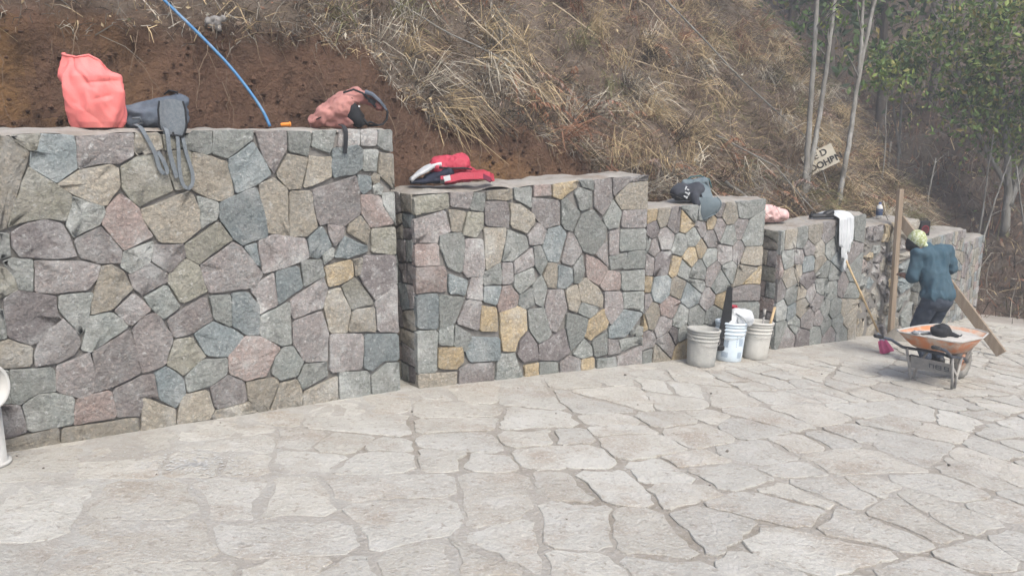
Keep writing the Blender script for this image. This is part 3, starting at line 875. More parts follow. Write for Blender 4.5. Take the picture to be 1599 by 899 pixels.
W2P = '''o 0.000,1.087 0.287,1.096 0.297,0.992 0.156,0.971 0.000,0.950
m 0.309,1.103 0.517,1.100 0.470,0.966 0.308,0.999
g 0.526,1.092 0.627,1.079 0.607,0.942 0.479,0.966
m 0.000,0.921 0.259,0.979 0.308,0.811 0.203,0.789 0.193,0.737 0.000,0.750 0.000,0.804
t 0.290,0.977 0.452,0.952 0.396,0.796 0.316,0.810
o 0.461,0.952 0.601,0.935 0.597,0.819 0.531,0.747 0.414,0.779
t 0.636,1.094 0.882,1.106 0.882,1.027 0.824,1.015 0.636,1.033
m 0.617,1.019 0.824,1.010 0.853,0.927 0.843,0.801 0.615,0.833
g 0.892,1.113 1.070,1.113 1.071,0.937 0.902,1.019
p 1.090,1.120 1.263,1.121 1.275,1.031 1.090,1.032
y 1.284,1.120 1.561,1.142 1.541,1.084 1.370,0.993 1.286,1.022
m 1.080,1.025 1.360,0.985 1.363,0.787 1.216,0.764 1.122,0.845 1.071,0.913
t 0.863,0.997 0.961,0.976 1.102,0.879 1.102,0.814 1.021,0.739 0.863,0.807
g 1.520,1.043 1.585,1.082 1.719,1.042 1.711,0.915 1.589,0.880
g 1.572,1.142 1.727,1.145 1.730,1.050 1.606,1.089
m 1.739,1.142 1.933,1.149 1.952,0.961 1.840,0.830 1.746,0.904
m 1.957,1.149 2.378,1.155 2.378,1.112 2.137,1.109 1.963,0.978
t 1.975,0.969 2.149,1.100 2.378,1.104 2.378,0.854 2.062,0.868
g 1.381,0.984 1.434,1.006 1.589,0.872 1.505,0.717 1.428,0.740 1.384,0.793
g 1.516,0.716 1.612,0.862 1.735,0.888 1.890,0.722 1.881,0.618 1.757,0.497 1.631,0.535
g 0.212,0.803 0.423,0.794 0.439,0.631 0.400,0.479 0.276,0.539 0.209,0.698
p 0.000,0.741 0.201,0.729 0.206,0.562 0.000,0.577
m 0.440,0.747 0.596,0.726 0.613,0.519 0.593,0.442 0.445,0.443 0.409,0.494
t 0.606,0.819 0.824,0.802 0.814,0.707 0.765,0.536 0.622,0.471 0.614,0.646
g 0.834,0.785 1.022,0.714 1.042,0.623 0.882,0.524 0.785,0.534 0.814,0.675
m 1.032,0.722 1.133,0.820 1.226,0.755 1.186,0.643 1.052,0.638
b 1.247,0.762 1.374,0.777 1.440,0.705 1.357,0.468 1.250,0.487 1.186,0.610
m 1.461,0.721 1.516,0.699 1.620,0.536 1.511,0.426 1.390,0.464
g 1.852,0.794 1.963,0.961 2.075,0.849 2.032,0.711 1.914,0.703
m 2.074,0.858 2.378,0.853 2.378,0.683 2.068,0.709
m 1.926,0.684 2.045,0.693 2.041,0.470 1.933,0.471
g 2.057,0.692 2.378,0.674 2.378,0.492 2.052,0.496
m 1.769,0.496 1.893,0.617 1.925,0.365 1.781,0.486
p 0.000,0.564 0.250,0.550 0.266,0.494 0.264,0.355 0.000,0.372 0.000,0.444
b 0.284,0.492 0.454,0.418 0.425,0.303 0.281,0.337
g 0.593,0.458 0.765,0.528 0.774,0.349 0.602,0.361
m 0.781,0.526 0.882,0.516 0.892,0.360 0.843,0.341 0.784,0.348
m 0.892,0.523 1.083,0.619 1.105,0.468 0.902,0.416
g 0.902,0.408 1.094,0.453 1.116,0.334 0.963,0.243 0.902,0.309
g 1.093,0.626 1.165,0.628 1.240,0.480 1.167,0.378 1.105,0.468
t 1.250,0.478 1.347,0.460 1.339,0.248 1.253,0.267 1.199,0.358
b 1.357,0.451 1.511,0.400 1.525,0.286 1.448,0.234 1.350,0.246
g 1.522,0.416 1.620,0.510 1.658,0.358 1.604,0.259 1.536,0.267
p 1.666,0.506 1.805,0.449 1.925,0.356 1.812,0.217 1.671,0.304
p 1.823,0.216 1.926,0.338 2.071,0.304 2.077,0.149 1.872,0.165
g 1.934,0.463 2.150,0.478 2.119,0.345 1.950,0.336
g 2.163,0.477 2.378,0.483 2.378,0.311 2.095,0.329
m 0.443,0.317 0.482,0.439 0.593,0.442 0.591,0.242 0.443,0.277
b 0.602,0.353 0.774,0.333 0.725,0.184 0.601,0.233
p 0.784,0.331 0.863,0.330 0.943,0.238 0.923,0.149 0.744,0.124 0.735,0.182
g 0.953,0.236 1.085,0.287 1.107,0.132 1.004,0.112 0.943,0.154
g 1.085,0.304 1.178,0.385 1.242,0.268 1.202,0.102 1.117,0.148
m 1.253,0.241 1.415,0.230 1.463,0.049 1.345,-0.136 1.279,-0.108 1.213,0.084
t 1.437,0.227 1.570,0.255 1.607,0.100 1.564,0.009 1.474,0.048
t 1.581,0.262 1.671,0.304 1.812,0.199 1.874,0.101 1.865,0.012 1.607,0.100
g 1.619,0.090 1.818,0.018 1.796,-0.033 1.715,-0.067 1.575,0.007
m 1.884,0.154 2.090,0.129 2.122,-0.042 1.967,-0.168 1.891,-0.046
g 2.083,0.312 2.378,0.299 2.378,0.102 2.090,0.138
g 2.103,0.118 2.378,0.093 2.378,-0.058 2.134,-0.034
b 0.000,0.358 0.193,0.348 0.178,0.070 0.000,0.106
g 0.202,0.339 0.434,0.286 0.330,0.094 0.196,0.067
m 0.443,0.269 0.582,0.235 0.551,-0.004 0.339,0.093
y 0.582,0.203 0.725,0.167 0.734,-0.032 0.561,-0.005
y 0.753,0.127 0.923,0.153 1.019,0.112 1.028,-0.064 0.949,-0.125 0.906,-0.227 0.785,-0.207 0.760,-0.052
g 1.036,0.109 1.215,0.099 1.292,-0.135 1.264,-0.176 1.155,-0.203 1.055,-0.069
g 1.458,0.021 1.703,-0.068 1.668,-0.225 1.504,-0.337 1.451,-0.114
y 1.703,-0.075 1.893,-0.009 1.948,-0.127 1.919,-0.186 1.728,-0.266 1.658,-0.223
b 1.950,-0.190 2.134,-0.042 2.378,-0.109 2.166,-0.304 1.954,-0.286
g 0.000,0.086 0.179,0.066 0.164,-0.272 0.000,-0.256
g 0.187,0.065 0.325,0.092 0.314,-0.085 0.184,-0.056
g 0.333,0.090 0.489,-0.023 0.472,-0.132 0.416,-0.151 0.322,-0.086
y 0.184,-0.077 0.400,-0.106 0.406,-0.233 0.335,-0.276 0.173,-0.239
b 0.481,-0.036 0.760,-0.088 0.768,-0.284 0.470,-0.245 0.424,-0.152
t 0.000,-0.255 0.342,-0.298 0.332,-0.430 0.000,-0.398
m 0.366,-0.282 0.454,-0.256 0.692,-0.284 0.691,-0.466 0.356,-0.428
g 0.777,-0.227 0.906,-0.242 0.923,-0.297 1.003,-0.497 0.708,-0.462 0.726,-0.305
d 0.958,-0.156 1.046,-0.082 1.137,-0.215 1.147,-0.344 0.994,-0.339 0.932,-0.269
d 1.155,-0.218 1.432,-0.119 1.494,-0.336 1.361,-0.389 1.156,-0.345
y 1.003,-0.370 1.156,-0.368 1.157,-0.512 1.012,-0.491
g 1.165,-0.370 1.361,-0.405 1.373,-0.538 1.167,-0.514
m 1.390,-0.410 1.494,-0.367 1.623,-0.420 1.626,-0.571 1.382,-0.540
y 1.633,-0.422 1.783,-0.433 1.788,-0.593 1.636,-0.573
g 1.533,-0.366 1.658,-0.239 1.750,-0.332 1.763,-0.413 1.633,-0.422
g 1.749,-0.285 1.931,-0.219 1.938,-0.428 1.783,-0.433
g 1.815,-0.454 2.045,-0.479 2.060,-0.604 1.818,-0.583
m 2.066,-0.483 2.378,-0.419 2.378,-0.632 2.071,-0.614
m 1.943,-0.285 2.060,-0.320 2.107,-0.441 1.949,-0.446
g 2.081,-0.323 2.378,-0.335 2.378,-0.401 2.107,-0.433
y 2.378,-0.110 2.378,-0.138 2.378,-0.303 2.378,-0.373
g 2.378,-0.421 2.378,-0.334 2.378,-0.487 2.378,-0.523
g 2.378,-0.533 2.378,-0.521 2.378,-0.647 2.378,-0.634
g 2.166,-0.030 2.378,-0.038 2.378,-0.121 2.378,-0.102
g 2.265,-0.299 2.280,-0.260 2.247,-0.234 2.212,-0.257 2.223,-0.298
g 2.382,-0.247 2.316,-0.218 2.267,-0.272 2.304,-0.334 2.375,-0.319'''

def parse(t):
    out = []
    for it in t.split():
        a = it.split(',')
        out.append((float(a[0]), float(a[1]), float(a[2]), a[3]))
    return out

def parse_polys(t):
    out = []
    for line in t.strip().split('\n'):
        it = line.split()
        out.append((it[0], [tuple(float(v) for v in q.split(',')) for q in it[1:]]))
    return out

PAL = 'ggggbbmmmtttoopd'
def build_wall(label, P0, P1, z0, z1, seeds, s_lo=0.0, thick=0.46, gap=0.009, rough=0.004, bumpy=0.009, proud=(0.0, 0.008), ends=(True, True), chamfer=0.004, seed=1, pal=PAL, back=0.05, end_floor=(None, None), polys=None, piece=0.03):
    rnd = random.Random(seed)
    P0 = Vector((P0[0], P0[1], 0)); P1 = Vector((P1[0], P1[1], 0))
    L = (P1 - P0).length
    d = (P1 - P0) / L
    nin = Vector((-d.y, d.x, 0))
    base = P0 + d * (s_lo + L) / 2
    base.z = ground_z(base.x, base.y)
    zt = lambda s: z0 + (z1 - z0) * s / L
    gz = lambda s: ground_z(P0.x + d.x * s, P0.y + d.y * s)
    def place_front(u, v, dep):
        p = P0 + d * u - nin * dep
        return (p.x - base.x, p.y - base.y, v - base.z)
    # core
    c = 0.023
    mb = MB()
    V = []
    for s_ in (s_lo + c, L - c):
        for n_ in (c, thick):
            for top in (0, 1):
                p = P0 + d * s_ + nin * n_
                V.append((p.x - base.x, p.y - base.y, (zt(s_) - 0.035 if top else gz(s_) - 0.25) - base.z))
    mb.add(V, [(0, 4, 5, 1), (4, 6, 7, 5), (6, 2, 3, 7), (2, 0, 1, 3), (1, 5, 7, 3), (0, 2, 6, 4)])
    root = mb.build('stone_wall', MORTAR, None, tuple(base))
    tag(root, label, 'wall', 'dry-look stone retaining walls stepping down the slope', 'thing')
    # front stones
    dom = [(s_lo, gz(s_lo) - 0.10), (L, gz(L) - 0.10), (L, zt(L) - 0.012), (s_lo, zt(s_lo) - 0.012)]
    if polys:
        cells = [shrink(q[1] if area(q[1]) > 0 else q[1][::-1], None, -0.0025) for q in polys]
        seeds = [(0, 0, 0, q[0]) for q in polys]
        sm = min(q[0] for c in cells for q in c)
        if sm > s_lo + 0.2:      # the stretch left of the frame
            for p in broken([(s_lo, gz(s_lo) - 0.1), (sm, gz(sm) - 0.1), (sm, zt(sm) - 0.012), (s_lo, zt(s_lo) - 0.012)], lambda x, y: 0.045, rnd, 0.2, 0.25):
                q = inset(p, gap, rnd)
                if q:
                    cells.append(q); seeds.append((0, 0, 0, rnd.choice(pal)))
    else:
        if seeds:
            cells = raw = mosaic([(q[0], q[1], q[2]) for q in seeds], dom, gap, 0.25)
        else:
            raw = broken(dom, lambda x, y: piece, rnd, 0.2, 0.2)
            cells = [inset(p, gap, rnd) for p in raw]
        near = []
        for p in raw:
            if not p:
                near.append((0, 0, 0, 'g')); continue
            cx = sum(q[0] for q in p) / len(p); cy = sum(q[1] for q in p) / len(p)
            near.append((0, 0, 0, min(seeds, key=lambda q: (q[0] - cx) ** 2 + (q[1] - cy) ** 2)[3] if seeds else rnd.choice(pal)))
        seeds = near
    def emit(cells, seeds, place):
        for poly, q in zip(cells, seeds):
            if poly is None or abs(area(poly)) < 0.0006:
                continue
            me = stone_mesh('stone', poly, place, STONE[q[3]], rnd, back, proud[0] + (proud[1] - proud[0]) * rnd.random(), chamfer, bumpy, 0.055, rough)
            o = bpy.data.objects.new('stone', me)
            link(o, root)
    emit(cells, seeds, place_front)
    # end faces
    for k, on in enumerate(ends):
        if not on:
            continue
        s_e = s_lo if k == 0 else L
        sg = -1 if k == 0 else 1
        def place_end(u, v, dep, s_e=s_e, sg=sg):
            p = P0 + d * (s_e - 0.001 * sg + sg * dep) + nin * ((u if k == 1 else thick - u))
            return (p.x - base.x, p.y - base.y, v - base.z)
        bot = gz(s_e) - 0.1 if end_floor[k] is None else end_floor[k]
        a, b = (0.03, thick)
        dom = [(a, bot), (b, bot), (b, zt(s_e) - 0.014), (a, zt(s_e) - 0.014)]
        if k == 0:
            dom = [(thick - p[0], p[1]) for p in dom][::-1]
        raw = broken(dom, lambda x, y: 0.03, rnd, 0.2, 0.2)
        emit([inset(p, gap, rnd) for p in raw], [(0, 0, 0, rnd.choice(pal)) for p in raw], place_end)
    # cement bedding on top
    mb = MB()
    nu, nv = max(6, int((L - s_lo) / 0.05)), 9
    def top(u, v):
        s_ = s_lo + 0.004 + (L - s_lo - 0.008) * u
        n_ = 0.008 + (thick - 0.01) * v
        p = P0 + d * s_ + nin * n_
        e = 0.0
        if v == 0 or v == 1 or u == 0 or u == 1:
            e = -0.022
        return (p.x - base.x + 0.004 * math.sin(s_ * 31), p.y - base.y, zt(s_) - base.z + e + float(0.014 * fbm(p.x * 7, p.y * 7, seed, 3)))
    mb.grid(top, nu, nv)
    mb.build('coping', COPING, root)
    return root, d, nin, L

W = {}
W[1] = build_wall('tallest stone wall, nearest the camera at the left, carrying the coral sack', (-2.71, 3.90), (-0.84, 5.64), 1.572, 1.572, None, polys=parse_polys(W1P), s_lo=-1.55, seed=3, ends=(False, True))
W[2] = build_wall('stone wall with ochre stones, carrying the crimson backpack', (-0.71, 5.72), (1.22, 7.11), 1.125, 1.17, None, polys=parse_polys(W2P), seed=5)
W[3] = build_wall('low stone wall behind the three buckets, carrying the charcoal bag', (1.224, 7.113), (2.60, 8.08), 0.86, 0.87, parse(W3), piece=0.026, seed=8, ends=(False, True))
W[4] = build_wall('stone wall with the white shirt hanging over it', (2.84, 8.24), (4.17, 9.25), 0.515, 0.585, parse(W4), piece=0.028, seed=12)
W[5] = build_wall('rough unfinished stone wall behind the upright board', (4.20, 9.36), (5.27, 10.13), 0.41, 0.42, parse(W5), seed=14, piece=0.017, gap=0.03, rough=0.02, bumpy=0.03, proud=(-0.03, 0.025), ends=(False, False), chamfer=0.02)
rr = random.Random(41)
W[6] = build_wall('farther dusty stone wall behind the working man', (5.50, 10.35), (6.65, 11.47), 0.12, 0.12, None, seed=16, ends=(True, True))
W[7] = build_wall('farthest and lowest dusty stone wall at the right end of the row', (6.66, 11.48), (7.50, 12.40), -0.10, -0.10, None, seed=18, ends=(False, True))

# ------------------------------------------------------------------ flagstone paving
rnd = random.Random(23)
DOMF = [(-5.2, 1.6), (5.2, 1.6), (9.6, 6.4), (9.4, 9.6), (7.0, 12.0), (5.4, 11.2), (-5.2, 3.6)]
DOMF = clip_half(clip_half(DOMF, -1, -0.90, 0.9), 1, -0.95, 1.9)
cells = broken(DOMF, lambda x, y: 0.155 if y + 0.55 * x > 8.0 else 0.25, rnd, 0.34, 0.6)
cells = [inset(p, 0.017, rnd) for p in cells]
cells = sorted([p for p in cells if p is not None and abs(area(p)) > 0.012], key=lambda p: sum(math.hypot(q[0], q[1]) + 3.0 * max(0, abs(q[0]) - 0.72 * q[1]) for q in p) / len(p))
def dusty(x, y):
    """how far loose dust has filled the joints: thick at the left, along the foot of the walls and far down the road"""
    x = np.asarray(x, float); y = np.asarray(y, float)
    s_ = (x - OX) * DX + (y - OY) * DY
    n_ = -(x - OX) * DY + (y - OY) * DX
    a = np.clip((-0.75 - x) / 1.0, 0, 1)
    b = np.clip(1 - (wall_line(s_) - n_) / 0.75, 0, 1)
    return np.clip(np.maximum(a * 0.80, b) + 0.5 * fbm(x * 1.3, y * 1.3, 3.0, 3) + 0.1, 0, 1)
xs = np.arange(-5.4, 9.8, 0.045); ys = np.arange(1.2, 12.4, 0.045)
GX, GY = np.meshgrid(xs, ys)
lev = 0.0055 + 0.0095 * dusty(GX, GY) + 0.003 * fbm(GX * 6, GY * 6, 0, 3)
GZ = ground_z(GX, GY) + lev
V = np.stack([GX.ravel(), GY.ravel(), GZ.ravel()], 1)
nr, nc = GX.shape; idx = np.arange(nr * nc).reshape(nr, nc)
Fq = np.stack([idx[:-1, :-1].ravel(), idx[:-1, 1:].ravel(), idx[1:, 1:].ravel(), idx[1:, :-1].ravel()], 1)
cc = V[Fq].mean(1)
du = np.clip(dusty(cc[:, 0], cc[:, 1]) * 1.25 - 0.05, 0, 1)[:, None]      # pale loose dust against darker joint soil
keep = (cc[:, 1] + 0.6 * cc[:, 0] < 14.9)
paving = bpy.data.objects.new('pavement', np_mesh('pavement', V, Fq[keep], BED, True, (np.array([0.235, 0.21, 0.175]) * (1 - du) + np.array([0.40, 0.392, 0.365]) * du)[keep]))
link(paving)
tag(paving, 'pale flagstone paving sloping along the foot of the walls', 'pavement', kind='structure')
def place_flag(u, v, dep):
    return (u, v, ground_z(u, v) + 0.014 + dep)
rest = MB()
for k, poly in enumerate(cells):
    me = stone_mesh('flagstone', poly, place_flag, FLAGS[rnd.choice((0, 0, 1, 1, 2, 2, 3))], rnd, 0.03, 0.004 * (rnd.random() - 0.5), 0.004, 0.006, 0.06, 0.026, tilt=0.005, cutc=0.16, cutm=1.0)
    if k >= 300:
        rest.add([v.co[:] for v in me.vertices], [tuple(p.vertices) for p in me.polygons])
        bpy.data.meshes.remove(me)
        continue
    link(bpy.data.objects.new('flagstone', me), paving)
if rest.v:
    rest.build('far_flagstones', FLAGS[0], paving)['kind'] = 'stuff'
print('flagstones', len(cells))

# ------------------------------------------------------------------ things on the walls
WP = {1: ((-2.71, 3.90), (0.732, 0.681), 1.575), 2: ((-0.71, 5.72), (0.811, 0.584), 1.15), 3: ((1.22, 7.11), (0.818, 0.575), 0.868),
      4: ((2.84, 8.24), (0.796, 0.605), 0.55), 5: ((4.20, 9.36), (0.812, 0.584), 0.42), 6: ((5.50, 10.35), (0.716, 0.698), 0.125)}
def on_wall(w, s, n, dz=0.0):
    (x, y), (dx, dy), z = WP[w]
    return (x + dx * s - dy * n, y + dy * s + dx * n, z + dz)
def wall_rot(w, extra=0.0):
    return math.atan2(WP[w][1][1], WP[w][1][0]) + extra
TILT = Vector((0, 0, 1)).rotation_difference(Vector((0.066, 0.075, 1)).normalized())
def ground_frame(x, y, rz=0.0, dz=0.014):
    return (x, y, ground_z(x, y) + dz), TILT @ Quaternion((0, 0, 1), rz)

# coral sack, mouth rolled open
t = empty('sack', on_wall(1, 0.70, 0.20, 0.008), wall_rot(1, -0.62))
tag(t, 'tall coral red plastic sack standing open on the nearest wall', 'sack')
mb = MB()
CREASES = [(4.0, 0.98, 4.9, 0.55, -0.020, 0.10), (4.9, 0.55, 5.6, 0.20, 0.012, 0.14), (4.7, 0.62, 5.9, 0.66, -0.016, 0.09), (3.8, 0.75, 4.4, 0.30, 0.012, 0.16), (5.3, 0.92, 5.8, 0.60, -0.014, 0.10), (4.3, 0.35, 5.2, 0.05, -0.012, 0.12), (5.9, 0.5, 6.2, 0.1, 0.012, 0.15), (3.4, 0.6, 3.7, 0.1, -0.014, 0.12), (5.0, 0.40, 5.5, 0.45, -0.010, 0.08)]
def sackf(u, v):
    a = 2 * math.pi * u
    h = v
    r = 0.138 + 0.022 * math.sin(math.pi * min(1, h * 1.05)) - 0.012 * h ** 3
    r *= 1 - 0.10 * max(0, 0.08 - h) / 0.08
    cre = 0.012 * math.sin(3 * a + 4 * h) * h + 0.008 * math.sin(7 * a - 6 * h + 1) + 0.012 * (1 - 2.4 * abs(float(fbm(math.cos(a) * 1.9 + 5 + h * 1.5, math.sin(a) * 1.9, h * 2.2, 2)))) * (0.3 + 0.7 * min(1, h * 3))
    for (a0, h0, a1, h1, A_, w_) in CREASES:
        da, dh = a1 - a0, (h1 - h0) * 2.6
        qa, qh = (a - a0 + math.pi) % (2 * math.pi) - math.pi, (h - h0) * 2.6
        tt = max(0.0, min(1.0, (qa * da + qh * dh) / (da * da + dh * dh)))
        cre += A_ * math.exp(-math.hypot(qa - tt * da, qh - tt * dh) / w_)
    pinch = max(0, h - 0.72) / 0.28
    x = (r + cre) * math.cos(a) * (1 - 0.16 * pinch)
    y = (r + cre) * 0.72 * math.sin(a) * (1 - 0.45 * pinch)
    z = 0.385 * h + 0.022 * pinch * math.cos(a + 2.2) - 0.075 * max(0, pinch - 0.1) * max(0, math.cos(a) - 0.3) / 0.7 - 0.035 * pinch * max(0, -math.sin(a)) * max(0, min(1, 0.6 - math.cos(a)))
    return (x - 0.018 * pinch, y, z)
mb.grid(sackf, 128, 76)
mb.build('sack_body', SACK, t)
mb = MB()
mb.add([sackf(i / 64, 0.0) for i in range(64)] + [(0, 0, 0.001)], [(i, 64, (i + 1) % 64) for i in range(64)])
mb.build('sack_bottom', SACK, t)
mb = MB()
mb.tube([Vector(sackf(i / 64, 1.0)) + Vector((0, 0, 0.002)) for i in range(65)], 0.006, 6, cap=False)
mb.build('rolled_rim', SACK, t)

# grey denim backpack with straps over the wall's edge
t = empty('backpack', on_wall(1, 1.00, 0.145, 0.004), wall_rot(1, -0.45))
tag(t, 'faded grey denim backpack beside the coral sack, straps hanging down the wall', 'backpack')
def f(bm):
    limb(bm, (-0.13, 0.02, 0.065), (0.11, 0.02, 0.072), 0.06, 0.07, (1, 1.1, 1))
    limb(bm, (-0.10, 0.03, 0.10), (0.13, 0.03, 0.155), 0.032, 0.036, (1, 1.5, 1))
    limb(bm, (0.10, 0.0, 0.06), (0.15, 0.0, 0.15), 0.058, 0.04)
fuse('body', f, 0.009, DENIM, t, 3, 0.011, 9, 2, (1, 1, 1.8))
mb = MB()
def flap(u, v):
    a, b = u * 2 - 1, v
    w = 0.072 * (1 - 0.55 * max(0, b - 0.62) ** 1.6 * 3.0) * (0.86 + 0.14 * min(1, b * 4))
    return (0.105 + a * w, -0.105 - 0.022 * (1 - a * a) - 0.012 * b, 0.150 - 0.20 * b + 0.012 * math.cos(a * 1.4))
mb.grid(flap, 14, 16)
mb.grid(lambda u, v: tuple(Vector(flap(1 - u, v)) + Vector((0, 0.016, 0))), 14, 16)
fl = mb.build('pocket_flap', STRAPG, t)
mb = MB(); mb.tube([flap(0, v / 16) for v in range(17)] + [flap(u / 14, 1) for u in range(1, 15)] + [flap(1, 1 - v / 16) for v in range(17)], 0.006, 6); mb.build('piping', BLACKC, fl)
mb = MB(); mb.box((0.105, -0.143, -0.03), (0.012, 0.006, 0.02)); mb.build('buckle', BLACKP, t)
mb = MB(); mb.tube([(-0.11, -0.06, 0.055), (-0.105, -0.068, 0.055), (-0.07, -0.078, 0.06), (-0.06, -0.07, 0.03), (-0.1, -0.07, 0.02)], 0.006, 6); mb.build('webbing_loop', STRAPG, t)
mb = MB(); mb.tube([(0.06, 0.0, 0.19), (0.09, -0.01, 0.215), (0.13, -0.01, 0.205), (0.14, 0.0, 0.17)], 0.009, 6, flat=0.5); mb.build('grab_handle', BLACKC, t)
# straps: hang in front of the wall's face
we = empty('x', (0, 0, 0)); bpy.data.objects.remove(we)
Mi = Matrix.LocRotScale(t.location, t.rotation_euler, t.scale).inverted()
def loc1(s, n, z):
    return Mi @ Vector(on_wall(1, s, n, z - 1.575))
def strap(pts, w, name='strap', m=STRAPG, side=None):
    mb = MB()
    sd_ = (Mi.to_3x3() @ Vector((0.732, 0.681, 0))) if side is None else side
    P = [loc1(*p) for p in pts]
    Q = []
    for i in range(len(P) - 1):
        for k in range(4):
            Q.append(P[i].lerp(P[i + 1], k / 4))
    Q.append(P[-1])
    for _ in range(3):
        Q = [Q[0]] + [(Q[i - 1] + Q[i] * 2 + Q[i + 1]) / 4 for i in range(1, len(Q) - 1)] + [Q[-1]]
    mb.ribbon(Q, w, 0.004, sd_)
    return mb.build(name, m, t)
strap([(0.86, 0.06, 1.60), (0.865, -0.01, 1.588), (0.885, -0.030, 1.53), (0.925, -0.032, 1.44), (0.935, -0.034, 1.36), (0.955, -0.038, 1.325), (0.985, -0.034, 1.33), (0.965, -0.030, 1.40), (0.94, -0.024, 1.45)], 0.022)
strap([(1.055, 0.05, 1.60), (1.055, -0.03, 1.57), (1.052, -0.038, 1.46), (1.045, -0.040, 1.34), (1.055, -0.042, 1.26), (1.085, -0.044, 1.228), (1.118, -0.042, 1.262), (1.122, -0.038, 1.33), (1.098, -0.034, 1.42), (1.088, -0.030, 1.50), (1.085, -0.01, 1.58)], 0.020)
strap([(1.005, 0.03, 1.60), (1.002, -0.030, 1.56), (1.0, -0.034, 1.46), (1.012, -0.034, 1.38), (1.03, -0.034, 1.30)], 0.024)

# faded salmon backpack, humped, with an open arch of straps at its right
t = empty('backpack', on_wall(1, 2.33, 0.21, 0.008), wall_rot(1, -0.50))
t.scale = (1.0, 1.0, 1.12)
tag(t, 'faded salmon pink backpack slumped at the right end of the nearest wall', 'backpack')
Mi = Matrix.LocRotScale(t.location, t.rotation_euler, t.scale).inverted()
def f(bm):
    limb(bm, (-0.235, 0, 0.035), (0.02, 0, 0.05), 0.032, 0.05, (1, 1.9, 1))
    limb(bm, (-0.16, 0, 0.07), (-0.02, 0, 0.125), 0.062, 0.085, (1, 1.5, 1))
    limb(bm, (-0.08, 0, 0.10), (0.06, 0.01, 0.195), 0.07, 0.042, (1, 1.6, 1))
    limb(bm, (0.05, 0.01, 0.19), (0.15, 0.01, 0.175), 0.036, 0.028, (1, 1.7, 1))
    limb(bm, (0.15, 0.01, 0.175), (0.235, 0.0, 0.115), 0.028, 0.018, (1, 2.0, 1))
fuse('body', f, 0.008, SALMON, t, 2, 0.013, 10, 5, (1, 1, 1.6))
mb = MB(); mb.tube([(-0.03, -0.10, 0.205), (0.04, -0.085, 0.225), (0.10, -0.07, 0.205), (0.15, -0.06, 0.16), (0.19, -0.055, 0.12)], 0.007, 6); mb.build('dark_piping', BLACKC, t)
def f(bm):
    limb(bm, (0.02, -0.04, 0.10), (0.07, -0.04, 0.04), 0.062, 0.042, (1, 1.4, 1))
    limb(bm, (0.06, -0.02, 0.10), (0.09, -0.02, 0.06), 0.03, 0.025, (1, 1.2, 1))
fuse('side_mesh_pocket', f, 0.010, BLACKC, t, 3, 0.008, 10, 3)
mb = MB(); mb.ribbon([(0.12, -0.05, 0.215), (0.17, -0.055, 0.20), (0.22, -0.05, 0.16), (0.262, -0.03, 0.115)], 0.07, 0.012, (0, 1, 0.25)); mb.build('shoulder_strap', DENIM, t)
mb = MB(); mb.ribbon([(0.255, -0.02, 0.125), (0.275, -0.02, 0.09), (0.265, -0.02, 0.045), (0.235, -0.02, 0.016), (0.19, -0.02, 0.008)], 0.065, 0.010, (0, 1, 0)); mb.build('shoulder_strap', BLACKC, t)
mb = MB(); mb.tube([(0.05, -0.06, 0.012), (0.10, -0.07, 0.016), (0.15, -0.06, 0.03), (0.20, -0.05, 0.012), (0.13, -0.05, 0.008)], 0.008, 6); mb.tube([(0.10, -0.07, 0.05), (0.13, -0.075, 0.012)], 0.01, 6); mb.build('webbing', BLACKC, t)
mb = MB(); mb.box((0.165, -0.058, 0.155), (0.05, 0.012, 0.03), Matrix.Rotation(0.5, 3, 'Y')); mb.build('strap_pad', BLACKC, t)
mb = MB(); mb.box((0.075, -0.075, 0.125), (0.012, 0.006, 0.01)); mb.build('zip_pull', WHITEC, t)
mb = MB(); mb.tube([(-0.22, -0.075, 0.045), (-0.12, -0.092, 0.085), (-0.02, -0.094, 0.13), (0.03, -0.085, 0.175)], 0.004, 6); mb.build('zip', BLACKC, t)
strap([(2.20, 0.10, 1.60), (2.17, 0.01, 1.592), (2.165, -0.030, 1.56), (2.155, -0.034, 1.48), (2.145, -0.034, 1.41)], 0.030, 'hanging_strap', BLACKC)

# small orange plastic cap piece
t = empty('plug', on_wall(1, 1.80, 0.10, 0.024), wall_rot(1, -0.5))
tag(t, 'small orange plastic plug lying between hose and salmon backpack', 'plug')
mb = MB(); mb.tube([(-0.034, 0, 0), (-0.03, 0, 0), (0.028, 0.004, 0.003), (0.032, 0.004, 0.003)], [0.008, 0.012, 0.014, 0.010], 10); mb.build('plug_body', ORANGE, t)
mb = MB(); mb.tube([(0.02, 0.003, 0.003), (0.027, 0.003, 0.003)], 0.0165, 10); mb.build('collar', ORANGE, t)

# blue hose running down the bank
mb = MB()
hp = [(-1.62, 5.38, 1.588), (-1.66, 5.40, 1.68), (-1.74, 5.42, 1.80), (-1.88, 5.45, 1.98), (-2.06, 5.46, 2.17), (-2.32, 5.50, 2.42), (-2.62, 5.53, 2.72), (-2.95, 5.58, 3.05), (-3.3, 5.8, 3.3)]
hq = []
for i in range(len(hp) - 1):
    for k in range(5):
        hq.append(Vector(hp[i]).lerp(Vector(hp[i + 1]), k / 5))
for _ in range(4):
    hq = [hq[0]] + [(hq[i - 1] + hq[i] * 2 + hq[i + 1]) / 4 for i in range(1, len(hq) - 1)] + [hq[-1]]
mb.tube(hq, 0.0105, 10)
tag(mb.build('hose', HOSE), 'blue hose slanting down the earth bank to the wall top', 'hose')

